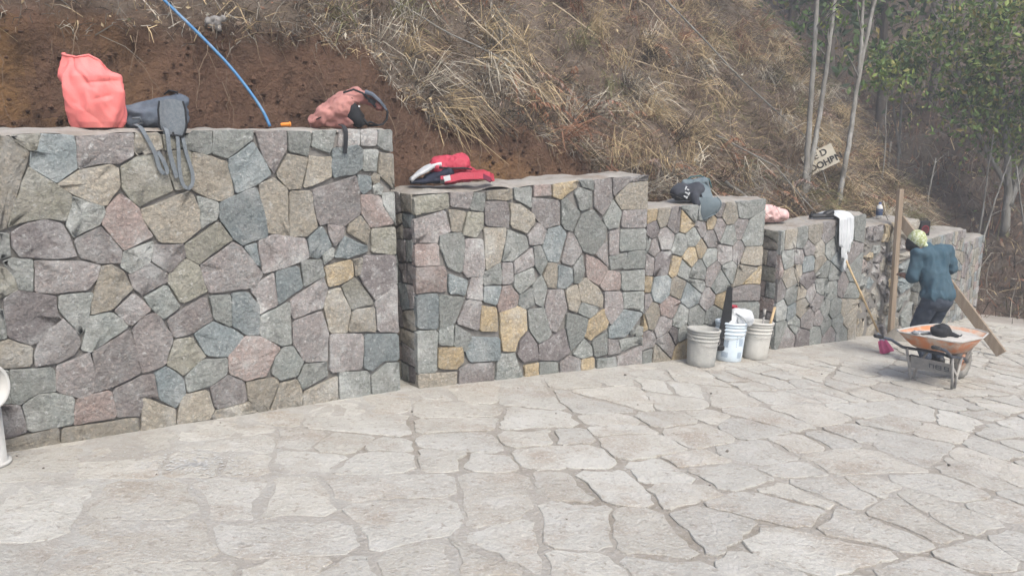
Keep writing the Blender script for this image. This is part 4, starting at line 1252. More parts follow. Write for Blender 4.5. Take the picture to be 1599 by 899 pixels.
# crimson backpack on the second wall
t = empty('backpack', on_wall(2, 0.37, 0.17, 0.008), wall_rot(2, -0.42))
t.scale = (1.0, 1.0, 1.22)
tag(t, 'crimson backpack with white and navy panel lying flat', 'backpack')
def f(bm):
    limb(bm, (-0.06, 0, 0.105), (0.12, 0, 0.12), 0.055, 0.062, (1, 1.8, 1))
    limb(bm, (0.0, 0, 0.05), (0.17, 0, 0.06), 0.05, 0.045, (1, 1.9, 1))
    limb(bm, (0.1, 0, 0.10), (0.2, 0, 0.055), 0.05, 0.035, (1, 1.7, 1))
fuse('body', f, 0.008, CRIMSON, t, 2, 0.012, 9, 1, (1, 1, 1.6))
mb = MB()
mb.grid(lambda u, v: (-0.275 + 0.235 * u, (v * 2 - 1) * (0.075 + 0.03 * u), 0.028 + 0.105 * u + 0.016 * math.sin(3.14 * u) + 0.008 * math.sin(3.14 * v) + 0.005 * math.sin(9 * u + 5 * v)), 16, 12)
o = mb.build('white_panel', WHITEC, t); md = o.modifiers.new('t', 'SOLIDIFY'); md.thickness = 0.02; md.offset = -1
def f(bm):
    limb(bm, (-0.26, -0.02, 0.014), (-0.02, -0.02, 0.028), 0.013, 0.026, (1, 4.0, 1))
    limb(bm, (-0.14, -0.02, 0.035), (0.02, -0.02, 0.075), 0.026, 0.045, (1, 2.6, 1))
fuse('navy_panel', f, 0.008, plain('navy_panel', (0.02, 0.025, 0.045), 0.7), t, 2, 0.004, 9, 1)
mb = MB(); mb.tube([(-0.06, -0.108, 0.105), (0.03, -0.118, 0.098), (0.12, -0.118, 0.1), (0.19, -0.09, 0.09)], 0.006, 6); mb.build('zip', BLACKC, t)
mb = MB(); mb.ribbon([(-0.05, -0.12, 0.03), (0.02, -0.135, 0.035), (0.10, -0.13, 0.05), (0.2, -0.11, 0.05), (0.33, -0.06, 0.05), (0.36, -0.03, 0.03)], 0.045, 0.014, (0, 0.45, 1)); mb.build('shoulder_strap', CRIMSON, t)
mb = MB(); mb.ribbon([(0.2, -0.03, 0.07), (0.29, -0.03, 0.075), (0.36, -0.02, 0.05), (0.365, -0.02, 0.012)], 0.05, 0.02, (0, 1, 0)); mb.build('shoulder_strap', CRIMSON, t)
mb = MB(); mb.ribbon([(0.2, -0.06, 0.035), (0.28, -0.085, 0.045), (0.34, -0.07, 0.02)], 0.03, 0.012, (0, 0.4, 1)); mb.build('webbing', MAROON, t)
mb = MB(); mb.box((-0.005, -0.142, 0.04), (0.05, 0.008, 0.032), Matrix.Rotation(-0.2, 3, 'Y')); mb.build('logo_patch', WHITEC, t)
mb = MB(); mb.box((-0.04, -0.14, 0.02), (0.03, 0.012, 0.025)); mb.build('buckle', BLACKP, t)

# charcoal shoulder bag on the third wall
t = empty('bag', on_wall(3, 0.78, 0.17, 0.008), wall_rot(3, -0.55))
tag(t, 'charcoal bag with slate flap drooping over the wall above the buckets', 'bag')
def f(bm):
    limb(bm, (-0.14, -0.02, 0.085), (0.02, -0.03, 0.095), 0.08, 0.085, (1, 1.25, 1))
    limb(bm, (-0.02, -0.10, 0.06), (0.0, -0.17, -0.02), 0.05, 0.03, (1, 1, 1))
fuse('body', f, 0.011, DARKBAG, t, 3, 0.010, 8, 4)
def f(bm):
    limb(bm, (-0.08, 0.02, 0.165), (0.12, 0.02, 0.185), 0.028, 0.03, (1, 2.2, 1))
    limb(bm, (0.12, 0.02, 0.18), (0.16, 0.0, 0.10), 0.028, 0.022, (1, 2.0, 1))
    limb(bm, (0.06, -0.03, 0.15), (0.06, -0.05, 0.05), 0.02, 0.02, (1, 1.5, 1))
fuse('top_cover', f, 0.010, SLATE, t, 2, 0.012, 9, 6)
def f(bm):
    limb(bm, (0.09, -0.0, 0.09), (0.12, 0.0, 0.07), 0.045, 0.045, (1, 1.2, 1.1))
fuse('inner_pocket', f, 0.011, BLACKC, t, 2, 0.005, 8, 4)
mb = MB()
def flp(u, v):
    a = u * 2 - 1
    w = 0.10 * math.sin(math.pi * (0.22 + 0.66 * v)) ** 0.6 * (1.15 if a > 0 else 1.0)
    z = 0.045 - 0.185 * v + (0.03 * a if v > 0.5 else 0.03 * a * v * 2)
    return (0.10 + a * w + 0.02 * v, -0.165 - 0.022 * math.sin(math.pi * v) - 0.018 * (1 - a * a), z)
mb.grid(flp, 16, 14); mb.grid(lambda u, v: tuple(Vector(flp(1 - u, v)) + Vector((0, 0.014, 0))), 16, 14)
mb.tube([flp(0, v / 14) for v in range(15)] + [flp(u / 16, 1) for u in range(17)] + [flp(1, 1 - v / 14) for v in range(15)], 0.007, 6)
mb.build('flap', SLATE, t)
mb = MB(); mb.ribbon([(0.04, -0.05, 0.16), (0.09, -0.10, 0.11), (0.10, -0.15, 0.05), (0.10, -0.165, 0.03)], 0.10, 0.012, (1, 0, 0)); mb.build('flap_hinge', SLATE, t)
mb = MB()
for k, (a, b, w_, h_) in enumerate(((-0.105, 0.13, 0.012, 0.035), (-0.085, 0.115, 0.02, 0.012), (-0.10, 0.085, 0.03, 0.012), (-0.075, 0.075, 0.012, 0.03), (-0.11, 0.05, 0.025, 0.012), (-0.09, 0.04, 0.012, 0.025))):
    mb.box((a, -0.131 + 0.25 * abs(b - 0.09), b), (w_, 0.008, h_), Matrix.Rotation(0.4, 3, 'Y'))
mb.build('logo', WHITEC, t)
mb = MB(); mb.tube([(-0.06, 0.03, 0.19), (-0.01, 0.05, 0.225), (0.08, 0.05, 0.235), (0.17, 0.04, 0.2), (0.19, 0.02, 0.12)], 0.007, 6); mb.build('carry_cord', plain('teal_cord', (0.03, 0.10, 0.11)), t)

# pink plastic bag behind the corner
t = empty('plastic_bag', on_wall(4, 0.27, 0.30, 0.006), wall_rot(4, -0.5))
tag(t, 'crumpled pale pink plastic bag on the wall beside the gap', 'plastic bag')
def f(bm):
    limb(bm, (-0.12, 0, 0.08), (0.10, 0, 0.065), 0.075, 0.06, (1, 1.1, 1))
    limb(bm, (-0.14, 0, 0.12), (0.0, 0, 0.10), 0.055, 0.07, (1, 1.1, 1))
fuse('bag_body', f, 0.011, PINKB, t, 2, 0.02, 11, 9)
mb = MB()
mb.grid(lambda u, v: (-0.16 - 0.07 * v + 0.012 * math.sin(9 * u), -0.05 + 0.09 * u * (1 + v), 0.10 + 0.06 * v + 0.02 * math.sin(12 * u + 3 * v)), 14, 6)
mb.build('knotted_neck', PINKB, t)

# white shirt over the edge, black shoe beside it
t = empty('shirt', on_wall(4, 1.16, 0.0), wall_rot(4))
tag(t, 'white shirt hanging over the wall edge beside the black shoe', 'shirt')
mb = MB()
def drape(u, v):
    a = u * 2 - 1
    L = v * 0.78
    w = (0.115 + 0.035 * math.sin(v * 3) - 0.02 * v)
    fold = 0.014 * math.sin(a * 8 + 2 * v) + 0.008 * math.sin(a * 17 + 1)
    if L < 0.30:
        return (a * w * (0.8 + L), 0.26 - L * 0.9, 0.03 + fold * 0.8 + 0.035 * math.sin(L * 9))
    k = L - 0.30
    return (a * w * (1.1 - 0.35 * (k > 0.34)) + 0.05 * k, -0.03 - 0.010 - abs(fold) - 0.012 * math.sin(k * 5), 0.028 - k * (1.0 - 0.16 * (a > 0.1)) + 0.01 * math.sin(a * 6))
mb.grid(drape, 26, 40)
o = mb.build('shirt_body', WHITEC, t)
md = o.modifiers.new('t', 'SOLIDIFY'); md.thickness = 0.006
mb = MB()
mb.grid(lambda u, v: (0.03 + (u * 2 - 1) * (0.045 - 0.012 * v) + 0.01 * math.sin(v * 6), -0.055 - 0.012 * math.sin(u * 6 + v), -0.40 - 0.19 * v + 0.012 * math.sin(u * 5)), 12, 14)
o = mb.build('sleeve', WHITEC, t)
md = o.modifiers.new('t', 'SOLIDIFY'); md.thickness = 0.012
t = empty('shoe', on_wall(4, 0.93, 0.11, 0.006), wall_rot(4, -0.55))
tag(t, 'black shoe lying on the wall beside the white shirt', 'shoe')
def f(bm):
    limb(bm, (-0.12, 0, 0.03), (0.10, 0, 0.028), 0.038, 0.034, (1, 1.2, 0.9))
    limb(bm, (0.04, 0, 0.05), (0.10, 0, 0.075), 0.038, 0.034, (1, 1.1, 1))
fuse('upper', f, 0.008, BLACKP, t, 3)
mb = MB(); mb.tube([(-0.155, 0, 0.008), (-0.14, 0, 0.008), (0.0, 0, 0.008), (0.12, 0, 0.008), (0.137, 0, 0.008)], [0.02, 0.042, 0.04, 0.038, 0.02], 12, flat=0.25); mb.build('sole', plain('grey_sole', (0.16, 0.17, 0.19)), t)
mb = MB(); mb.tube([(-0.13 + 0.02 * math.cos(a), -0.02, 0.062 + 0.02 * math.sin(a)) for a in [k * 0.7 for k in range(10)]], 0.006, 6); mb.build('lace_loop', BLACKC, t)

# bottle on the unfinished wall
t = empty('bottle', on_wall(5, 0.78, 0.26, 0.01))
tag(t, 'white and blue plastic bottle standing beside the upright board', 'bottle')
mb = MB(); mb.lathe([(0, 0), (0.036, 0.002), (0.04, 0.012), (0.04, 0.13), (0.034, 0.155), (0.018, 0.172), (0.014, 0.178), (0.014, 0.19)], 20); mb.build('bottle_body', WHITEP, t)
mb = MB(); mb.lathe([(0.0172, 0.0), (0.0172, 0.022), (0.0, 0.024)], 16, (0, 0, 0.182)); mb.build('bottle_cap', plain('blue_cap', (0.03, 0.07, 0.20)), t)
mb = MB(); mb.lathe([(0.0408, 0.04), (0.0412, 0.042), (0.0412, 0.12), (0.0408, 0.122)], 20); o = mb.build('bottle_label', plain('navy_label', (0.035, 0.06, 0.12)), t)
bpy.data.meshes[o.data.name].polygons.foreach_set('use_smooth', [True] * len(o.data.polygons))

# radio on the far wall
t = empty('radio', on_wall(6, 0.17, 0.12, 0.01), wall_rot(6, -0.55))
tag(t, 'small black radio standing on the far wall above the man', 'radio')
mb = MB(); mb.box((0, 0, 0.10), (0.155, 0.09, 0.20)); o = mb.build('case', BLACKP, t)
b = o.modifiers.new('b', 'BEVEL'); b.width = 0.012; b.segments = 3
mb = MB(); mb.lathe([(0.045, 0), (0.052, 0.004), (0.058, 0.0)], 24)
o = mb.build('speaker_ring', plain('red_ring', (0.20, 0.02, 0.03)), t); o.rotation_euler = (R(90), 0, 0); o.location = (0, -0.046, 0.085)
mb = MB(); mb.lathe([(0.0, 0.002), (0.03, 0.0), (0.045, 0.004)], 24)
o = mb.build('speaker_cone', plain('red_cone', (0.06, 0.012, 0.016)), t); o.rotation_euler = (R(90), 0, 0); o.location = (0, -0.0465, 0.085)
mb = MB(); mb.tube([(-0.06, 0, 0.20), (-0.06, 0, 0.222), (0.06, 0, 0.222), (0.06, 0, 0.20)], 0.007, 6); mb.build('carry_handle', BLACKP, t)

# ------------------------------------------------------------------ boards and broom
mb = MB(); mb.bar((4.77, 9.60, -1.02), (4.735, 9.645, 0.83), 0.10, 0.042, up=(0.6, -0.8, 0))
o = mb.build('board', WOOD); b = o.modifiers.new('b', 'BEVEL'); b.width = 0.004; b.segments = 2
tag(o, 'rough timber board standing upright against the unfinished wall', 'board')
mb = MB(); mb.bar((5.62, 8.70, -0.975), (4.82, 9.76, 0.455), 0.115, 0.045, up=(0.55, 0.83, 0.2))
o = mb.build('plank', WOOD); b = o.modifiers.new('b', 'BEVEL'); b.width = 0.004; b.segments = 2
tag(o, 'long plank leaning diagonally from ground to wall behind the man', 'plank')
t = empty('broom', (4.18, 8.42, ground_z(4.18, 8.42) + 0.014))
tag(t, 'broom with pink bristles leaning on the wall, wooden handle', 'broom')
zb = ground_z(4.18, 8.42)
top = Vector((3.80 - 4.18, 8.94 - 8.42, 0.14 - zb))
ax = top.normalized()
mb = MB(); mb.tube([ax * 0.19, ax * 0.8, top], [0.012, 0.0125, 0.011], 10); mb.build('handle', WOODP, t)
side = Vector((0.8, 0.55, 0)).normalized()
mb = MB(); mb.tube([ax * 0.15, ax * 0.19, ax * 0.26], [0.05, 0.032, 0.016], 12, flat=0.5); mb.build('head', plain('grey_head', (0.28, 0.32, 0.36)), t)
mb = MB()
rb = random.Random(3)
for k in range(170):
    a, c_ = rb.random() * 2 - 1, rb.random() * 2 - 1
    p0 = ax * 0.165 + side * (a * 0.048) + Vector((0, 0, 0)) + side.cross(ax) * (c_ * 0.02)
    p1 = ax * (0.012 + 0.012 * rb.random()) + side * (a * 0.085) + side.cross(ax) * (c_ * 0.04)
    mb.tube([p0, p0.lerp(p1, 0.5) , p1], [0.004, 0.0045, 0.0035], 4, smooth=False)
mb.build('bristles', BRISTLE, t)['kind'] = 'stuff'

# mortar heap against the wall
def heap(u, v):
    a = 2 * math.pi * u
    r = v
    return (0.24 * r * math.cos(a) * (1 + 0.12 * math.sin(3 * a)), 0.16 * r * math.sin(a), 0.165 * (math.cos(r * math.pi) * 0.5 + 0.5) + 0.018 * float(fbm(math.cos(a) * r * 3, math.sin(a) * r * 3, 0, 3)) * (1 - r) - 0.012 * r)
mb = MB(); mb.grid(heap, 36, 12)
t_, q_ = ground_frame(4.78, 9.42)
o = mb.build('mortar_heap', mat('damp_mortar', (0.16, 0.15, 0.13), (0.21, 0.195, 0.17), 14, bump=0.6, bscale=50), None, t_); o.rotation_mode = 'QUATERNION'; o.rotation_quaternion = q_
tag(o, 'small grey heap of mortar at the foot of the unfinished wall', 'heap')

# ------------------------------------------------------------------ buckets
def bucket(x, y, h, rt, rb_, m, label, rz=0.0, bail=True):
    l_, q_ = ground_frame(x, y, rz)
    t = empty('bucket', l_, q_)
    tag(t, label, 'bucket', 'buckets at the foot of the wall')
    mb = MB()
    rr = lambda z: rb_ + (rt - rb_) * z / h
    prof = [(0.0, 0.0), (rb_ - 0.006, 0.0), (rb_, 0.006)] + [(rr(h * k / 6), h * k / 6) for k in range(1, 6)]
    prof += [(rr(h * 0.96), h * 0.96), (rt + 0.002, h), (rt - 0.004, h + 0.002), (rt - 0.008, h - 0.01), (rb_ - 0.008, 0.014), (0, 0.014)]
    mb.lathe(prof, 36)
    mb.build('pail', m, t)
    for z in (0.72, 0.82, 0.91):
        mb = MB(); z_ = h * z
        mb.lathe([(rr(z_) - 0.002, z_ - 0.012), (rr(z_) + 0.005, z_ - 0.010), (rr(z_) + 0.0055, z_ + 0.006), (rr(z_) - 0.002, z_ + 0.010)], 36)
        mb.build('rib', m, t)
    mb = MB(); mb.lathe([(rt - 0.001, h - 0.02), (rt + 0.010, h - 0.018), (rt + 0.011, h), (rt + 0.004, h + 0.006), (rt - 0.006, h + 0.003)], 36); mb.build('rim', m, t)
    if bail:
        mb = MB()
        mb.tube([((rt + 0.012) * math.cos(a), (rt + 0.02) * -math.sin(a) * 0.9 - 0.0, h * 0.86 - 0.10 * math.sin(a)) for a in [math.pi * k / 14 for k in range(15)]], 0.0025, 5)
        mb.build('bail_handle', STEEL, t)
    return t
B1 = bucket(1.80, 7.22, 0.35, 0.150, 0.130, PAILG, 'grey cement-stained bucket, leftmost and nearest of three', 0.4)
def f(u, v): return (0.137 * v * math.cos(6.283 * u), 0.137 * v * math.sin(6.283 * u), 0.16 + 0.02 * float(fbm(5 * v * math.cos(6.283 * u), 5 * v * math.sin(6.283 * u), 1, 2)))
mb = MB(); mb.grid(f, 28, 6); mb.build('cement_residue', CEMENT, B1)
B2 = bucket(2.155, 7.56, 0.385, 0.150, 0.130, BLUEPL, 'white printed bucket between two grey buckets', -0.3)
B3 = bucket(2.475, 7.74, 0.375, 0.152, 0.125, PAILB, 'dusty beige bucket of tools, rightmost of three', 0.2)
# printing on the white bucket: small rows of type, too small to read
mb = MB()
def on_pail(a, z): 
    r = 0.130 + (0.150 - 0.130) * z / 0.385 + 0.0012
    return Vector((r * math.cos(a), r * math.sin(a), z))
def patch(a0, a1, z0, z1):
    n = max(2, int((a1 - a0) / 0.08))
    V = [on_pail(a0 + (a1 - a0) * i / n, z) for z in (z0, z1) for i in range(n + 1)]
    mb.add(V, [(i, i + 1, n + 2 + i, n + 1 + i) for i in range(n)])
rp = random.Random(5)
for (a0, a1, z0, z1) in ((-1.02, -0.62, 0.17, 0.235), (-1.02, -0.62, 0.045, 0.10), (-2.25, -1.75, 0.15, 0.215), (-2.25, -1.75, 0.05, 0.095)):
    z = z1
    while z > z0:
        a = a0
        while a < a1 - 0.02:
            w_ = 0.03 + 0.07 * rp.random()
            patch(a, min(a + w_, a1), z - 0.006, z)
            a += w_ + 0.016
        z -= 0.0105
for k in range(7):
    patch(-1.22, -1.22 + 0.05, 0.255 - k * 0.017, 0.264 - k * 0.017)
o = mb.build('print', PRINT, B2); o['kind'] = 'stuff'; o.rotation_euler = (0, 0, 0.3 - 0.15)
# contents: white sack, black blade, tools
l_, q_ = ground_frame(2.185, 7.55)
t = empty('cloth_bundle', (l_[0] + 0.015, l_[1], l_[2] + 0.36), q_)
tag(t, 'white bundled sack stuffed into the white bucket', 'sack')
def f(bm):
    limb(bm, (-0.05, 0, 0.03), (0.10, 0.02, 0.05), 0.092, 0.085, (1, 0.9, 0.9))
    limb(bm, (0.0, 0, 0.095), (0.11, 0, 0.085), 0.068, 0.072)
fuse('sack_body', f, 0.010, WHITEC, t, 3, 0.010, 9, 7)
mb = MB(); mb.tube([(0.02, -0.085, 0.0), (0.0, -0.088, 0.06), (0.015, -0.07, 0.115), (0.03, -0.03, 0.15)], 0.007, 6); mb.tube([(-0.02, -0.07, 0.125), (0.05, -0.095, 0.09), (0.10, -0.09, 0.03), (0.12, -0.07, 0.0)], 0.006, 6); mb.build('cord', plain('grey_cord', (0.33, 0.35, 0.36)), t)
t = empty('saw', (2.085, 7.47, ground_z(2.085, 7.47) + 0.12), wall_rot(3, -0.5))
tag(t, 'black tapered saw blade sticking up out of the white bucket', 'saw')
mb = MB(); mb.add([(-0.085, -0.005, 0), (0.07, -0.005, 0), (0.052, -0.005, 0.63), (0.0, -0.005, 0.64), (-0.085, 0.005, 0), (0.07, 0.005, 0), (0.052, 0.005, 0.63), (0.0, 0.005, 0.64)],
                  [(0, 1, 2, 3), (7, 6, 5, 4), (0, 3, 7, 4), (1, 5, 6, 2), (3, 2, 6, 7), (0, 4, 5, 1)]); mb.build('blade', BLACKP, t)
mb = MB(); mb.box((0.02, 0, 0.03), (0.16, 0.026, 0.05)); o = mb.build('grip', BLACKP, t); b = o.modifiers.new('b', 'BEVEL'); b.width = 0.01; b.segments = 2
t = empty('cup', (2.205, 7.62, ground_z(2.205, 7.62) + 0.47))
tag(t, 'small red plastic cup behind the black saw blade', 'cup')
mb = MB(); mb.lathe([(0, 0), (0.024, 0), (0.032, 0.085), (0.034, 0.09), (0.029, 0.085), (0.022, 0.006), (0, 0.006)], 18); mb.build('cup_body', CRIMSON, t)
mb = MB(); mb.tube([(0.030, 0, 0.07), (0.05, 0, 0.065), (0.05, 0, 0.03), (0.026, 0, 0.02)], 0.004, 6); mb.build('cup_handle', CRIMSON, t)
tools = [((2.415, 7.70), (-0.10, 0.0, 0.50), 'trowel', 'grey steel trowel leaning left in the beige bucket'), ((2.495, 7.68), (0.05, 0.03, 0.50), 'chisel', 'thin steel chisel upright in the beige bucket'), ((2.545, 7.72), (0.10, 0.0, 0.50), 'hammer', 'hammer with wooden handle at the right of the beige bucket')]
for (px_, py_), tip, nm, lb in tools:
    z0_ = ground_z(px_, py_) + 0.05
    t = empty(nm, (px_, py_, z0_)); tag(t, lb, nm)
    T = Vector(tip); 
    if nm == 'trowel':
        mb = MB(); mb.tube([(0, 0, 0), T * 0.35], 0.012, 8); mb.build('handle', WOODP, t)
        mb = MB(); mb.tube([T * 0.35, T * 0.55], 0.006, 6); mb.build('neck', STEEL, t)
        mb = MB(); c_ = T * 0.55; mb.add([c_ + Vector((-0.07, -0.01, 0)), c_ + Vector((0.07, -0.01, 0)), c_ + Vector((0.06, 0.0, 0.15)), c_ + Vector((-0.05, 0.0, 0.17)), c_ + Vector((-0.07, -0.006, 0)), c_ + Vector((0.07, -0.006, 0)), c_ + Vector((0.06, 0.004, 0.15)), c_ + Vector((-0.05, 0.004, 0.17))], [(0, 1, 2, 3), (7, 6, 5, 4), (0, 3, 7, 4), (1, 5, 6, 2), (3, 2, 6, 7), (0, 4, 5, 1)]); mb.build('blade', plain('dark_steel', (0.07, 0.075, 0.08), 0.5), t)
    elif nm == 'chisel':
        mb = MB(); mb.tube([(0, 0, 0), T * 0.8], 0.011, 8); mb.build('shaft', STEEL, t)
        mb = MB(); mb.tube([T * 0.8, T * 0.95], [0.013, 0.016], 8); mb.build('striking_head', STEEL, t)
    else:
        mb = MB(); mb.tube([(0, 0, 0), T], 0.014, 8); mb.build('handle', WOODP, t)
        mb = MB(); mb.bar(Vector((-0.06, 0, 0.03)), Vector((0.06, 0, 0.03)), 0.03, 0.03); mb.build('hammer_head', STEEL, t)

# white bucket lying on an upturned basin at the very left
l_, q_ = ground_frame(-2.69, 3.735)
t = empty('basin', l_, q_)
tag(t, 'upturned white plastic basin on the ground at the left edge', 'basin')
mb = MB(); mb.lathe([(0.110, 0.0), (0.122, 0.004), (0.122, 0.016), (0.108, 0.024), (0.085, 0.29), (0.08, 0.30), (0.0, 0.302)], 36); mb.build('basin_body', WHITEP, t)
mb = MB(); mb.lathe([(0.118, 0.002), (0.129, 0.006), (0.128, 0.018), (0.116, 0.02)], 36); mb.build('rolled_rim', WHITEP, t)
t = empty('bucket', (-2.695, 3.71, l_[2] + 0.302 + 0.112), Quaternion((0, 0, 1), R(-14)) @ Quaternion((0, 1, 0), R(84)))
tag(t, 'white bucket lying on its side atop the upturned basin', 'bucket', 'buckets at the foot of the wall')
mb = MB(); mb.lathe([(0.0, -0.16), (0.09, -0.16), (0.108, 0.14), (0.102, 0.14), (0.085, -0.15), (0.0, -0.15)], 36); mb.build('pail', WHITEP, t)
mb = MB(); mb.lathe([(0.104, 0.12), (0.116, 0.122), (0.117, 0.143), (0.110, 0.15), (0.100, 0.143)], 36); mb.build('rim', WHITEP, t)
mb = MB(); mb.tube([(0.115 * math.cos(a), 0.115 * math.sin(a), 0.13 - 0.09 * abs(math.sin(a))) for a in [math.pi * k / 12 for k in range(13)]], 0.003, 5); mb.build('bail_handle', STEEL, t)

# ------------------------------------------------------------------ wheelbarrow
l_, q_ = ground_frame(3.92, 7.02, math.atan2(0.60, 0.80))
t = empty('wheelbarrow', l_, q_)
t.scale = (0.88, 0.88, 0.86)
tag(t, 'dusty orange wheelbarrow parked in front of the working man', 'wheelbarrow')
# local: x forward, y to the left
mb = MB()
RIM = [(-0.30, 0.27), (-0.22, 0.33), (0.25, 0.335), (0.52, 0.27), (0.60, 0.15), (0.62, 0.0)]
BOT = [(-0.12, 0.17), (-0.08, 0.21), (0.20, 0.22), (0.32, 0.18), (0.37, 0.10), (0.38, 0.0)]
def loop(h): return h + [(x, -y) for x, y in h[-2::-1]]
rim, bot = loop(RIM), loop(BOT)
rz = lambda x: 0.545 + 0.07 * max(0, x) 
tray_o = [[(x, y, rz(x)) for x, y in rim], [((x * 0.5 + a * 0.5), (y * 0.5 + b * 0.5), 0.455 + 0.03 * max(0, x)) for (x, y), (a, b) in zip(rim, bot)], [(a * 1.0, b, 0.385) for a, b in bot]]
n_ = len(rim)
V = [p for ring in tray_o for p in ring]
Fc = [(r_ * n_ + i, (r_ + 1) * n_ + i, (r_ + 1) * n_ + (i + 1) % n_, r_ * n_ + (i + 1) % n_) for r_ in range(2) for i in range(n_)]
Fc.append(tuple(2 * n_ + i for i in reversed(range(n_))))
mb.add(V, Fc, True)
o = mb.build('tray', TRAY, t); md = o.modifiers.new('t', 'SOLIDIFY'); md.thickness = 0.006; md.offset = 1
mb = MB(); mb.tube([(x, y, rz(x)) for x, y in rim + [rim[0]]], 0.011, 6, cap=False); mb.build('rolled_rim', CEMENT, t)
for sgn in (1, -1):
    mb = MB(); mb.tube([(0.66, 0.05 * sgn, 0.20), (0.40, 0.12 * sgn, 0.28), (0.05, 0.20 * sgn, 0.335), (-0.22, 0.25 * sgn, 0.375), (-0.42, 0.275 * sgn, 0.46), (-0.62, 0.285 * sgn, 0.505)], 0.016, 8); mb.build('handle_tube', TUBED, t)
    mb = MB(); mb.tube([(-0.60, 0.285 * sgn, 0.50), (-0.615, 0.285 * sgn, 0.504), (-0.74, 0.29 * sgn, 0.525), (-0.75, 0.29 * sgn, 0.527)], [0.016, 0.021, 0.021, 0.016], 10); mb.build('grip', BLACKP, t)
    mb = MB(); mb.tube([(-0.16, 0.235 * sgn, 0.365), (-0.06, 0.22 * sgn, 0.12), (-0.03, 0.215 * sgn, 0.012), (0.03, 0.215 * sgn, 0.012), (0.08, 0.205 * sgn, 0.16), (0.20, 0.175 * sgn, 0.315)], 0.015, 8); mb.build('leg', STEEL, t)
    mb = MB(); mb.ribbon([(-0.10, 0.222 * sgn, 0.25), (0.09, 0.205 * sgn, 0.13)], 0.03, 0.005, (0, 0, 1)); mb.build('leg_brace', STEEL, t)
    mb = MB(); mb.ribbon([(0.50, 0.10 * sgn, 0.26), (0.60, 0.10 * sgn, 0.40), (0.62, 0.10 * sgn, 0.56)], 0.035, 0.006, (0, 1, 0)); mb.build('nose_brace', STEEL, t)
mb = MB(); mb.box((-0.075, 0, 0.21), (0.008, 0.42, 0.135), Matrix.Rotation(-0.25, 3, 'Y')); mb.build('cross_plate', STEEL, t)
mb = MB()
strokes = [(-0.15, 0.0, 0.006, 0.07), (-0.12, 0.03, 0.05, 0.008), (-0.12, -0.005, 0.05, 0.008), (-0.12, -0.035, 0.05, 0.008), (-0.10, 0.012, 0.008, 0.04), (-0.055, 0.0, 0.008, 0.075), (-0.02, 0.033, 0.05, 0.008), (-0.02, 0.0, 0.05, 0.008), (-0.02, -0.033, 0.05, 0.008), (0.008, 0.0, 0.008, 0.07), (0.04, 0.0, 0.008, 0.07), (0.07, 0.03, 0.04, 0.008), (0.09, 0.0, 0.008, 0.07)]
for y_, z_, w_, h_ in strokes:
    mb.box((-0.0815 - 0.26 * z_ * 0.7, y_ * 0.8 - 0.06, 0.21 + z_ * 0.65), (0.004, w_ * 0.8, h_ * 0.65), Matrix.Rotation(-0.25, 3, 'Y'))
mb.build('stencil_marks', TUBED, t)
mb = MB()
mb.lathe([(0.105, -0.035), (0.15, -0.045), (0.185, -0.036), (0.198, -0.018), (0.20, 0.0), (0.198, 0.018), (0.185, 0.036), (0.15, 0.045), (0.105, 0.035), (0.105, -0.035)], 32)
o = mb.build('wheel', TYRE, t); o.rotation_euler = (R(90), 0, 0); o.location = (0.62, 0, 0.20)
whl = o
mb = MB(); mb.lathe([(0.0, 0.03), (0.04, 0.03), (0.06, 0.012), (0.105, 0.02), (0.105, -0.02), (0.06, -0.012), (0.04, -0.03), (0.0, -0.03)], 24); mb.build('rim', TRAY, whl)
mb = MB()
for k in range(28):
    a = 2 * math.pi * k / 28
    mb.box((0.199 * math.cos(a), 0.199 * math.sin(a), 0.012 * (-1) ** k), (0.010, 0.022, 0.045), Matrix.Rotation(a, 3, 'Z'))
o = mb.build('tread', TYRE, whl); o['kind'] = 'stuff'
mb = MB(); mb.tube([(0.62, -0.07, 0.20), (0.62, 0.07, 0.20)], 0.011, 8); mb.build('axle', STEEL, t)
# load in the tray
Mw = Matrix.LocRotScale(Vector(l_), q_, Vector((0.88, 0.88, 0.86)))
mb = MB()
ring = [(x * 0.93 + 0.01, y * 0.93) for x, y in rim]
def load(u, v):
    i = u * n_; k = int(i) % n_; f_ = i - int(i)
    x = ring[k][0] * (1 - f_) + ring[(k + 1) % n_][0] * f_; y = ring[k][1] * (1 - f_) + ring[(k + 1) % n_][1] * f_
    cx = 0.14
    x = cx + (x - cx) * v; y = y * v
    return (x, y, 0.535 + 0.03 * max(0, x) - 0.02 * v + 0.03 * (1 - v) + 0.05 * max(0, y) * 3 * (1 - v * 0.6) * max(0, 0.25 - x) + 0.02 * float(fbm(x * 6, y * 6, 2, 3)))
mb.grid(load, 44, 10)
o = mb.build('mortar_load', CEMENT, None, l_); o.scale = (0.88, 0.88, 0.86); o.rotation_mode = 'QUATERNION'; o.rotation_quaternion = q_
tag(o, 'dry grey mortar heaped inside the orange wheelbarrow tray', 'mortar')
def on_barrow(p): return tuple(Mw @ Vector(p))
t = empty('cap', on_barrow((-0.06, -0.04, 0.555)), q_)
tag(t, 'black cloth cap lying on the mortar in the wheelbarrow', 'cap')
def f(bm):
    ball(bm, (0, 0, 0.035), 0.085, (1.0, 0.95, 0.8)); limb(bm, (0.04, -0.05, 0.02), (0.10, -0.10, 0.005), 0.035, 0.02, (1, 1, 0.5))
fuse('crown', f, 0.009, BLACKC, t, 3, 0.012, 10, 3)
mb = MB(); mb.tube([(0.06, -0.06, 0.02), (0.11, -0.09, 0.0), (0.18, -0.10, -0.004), (0.26, -0.08, -0.002)], 0.008, 6); mb.build('strap', BLACKC, t)
t = empty('glove', on_barrow((-0.20, 0.10, 0.548)), q_)
tag(t, 'dusty work glove on the tray rim beside the black cap', 'glove')
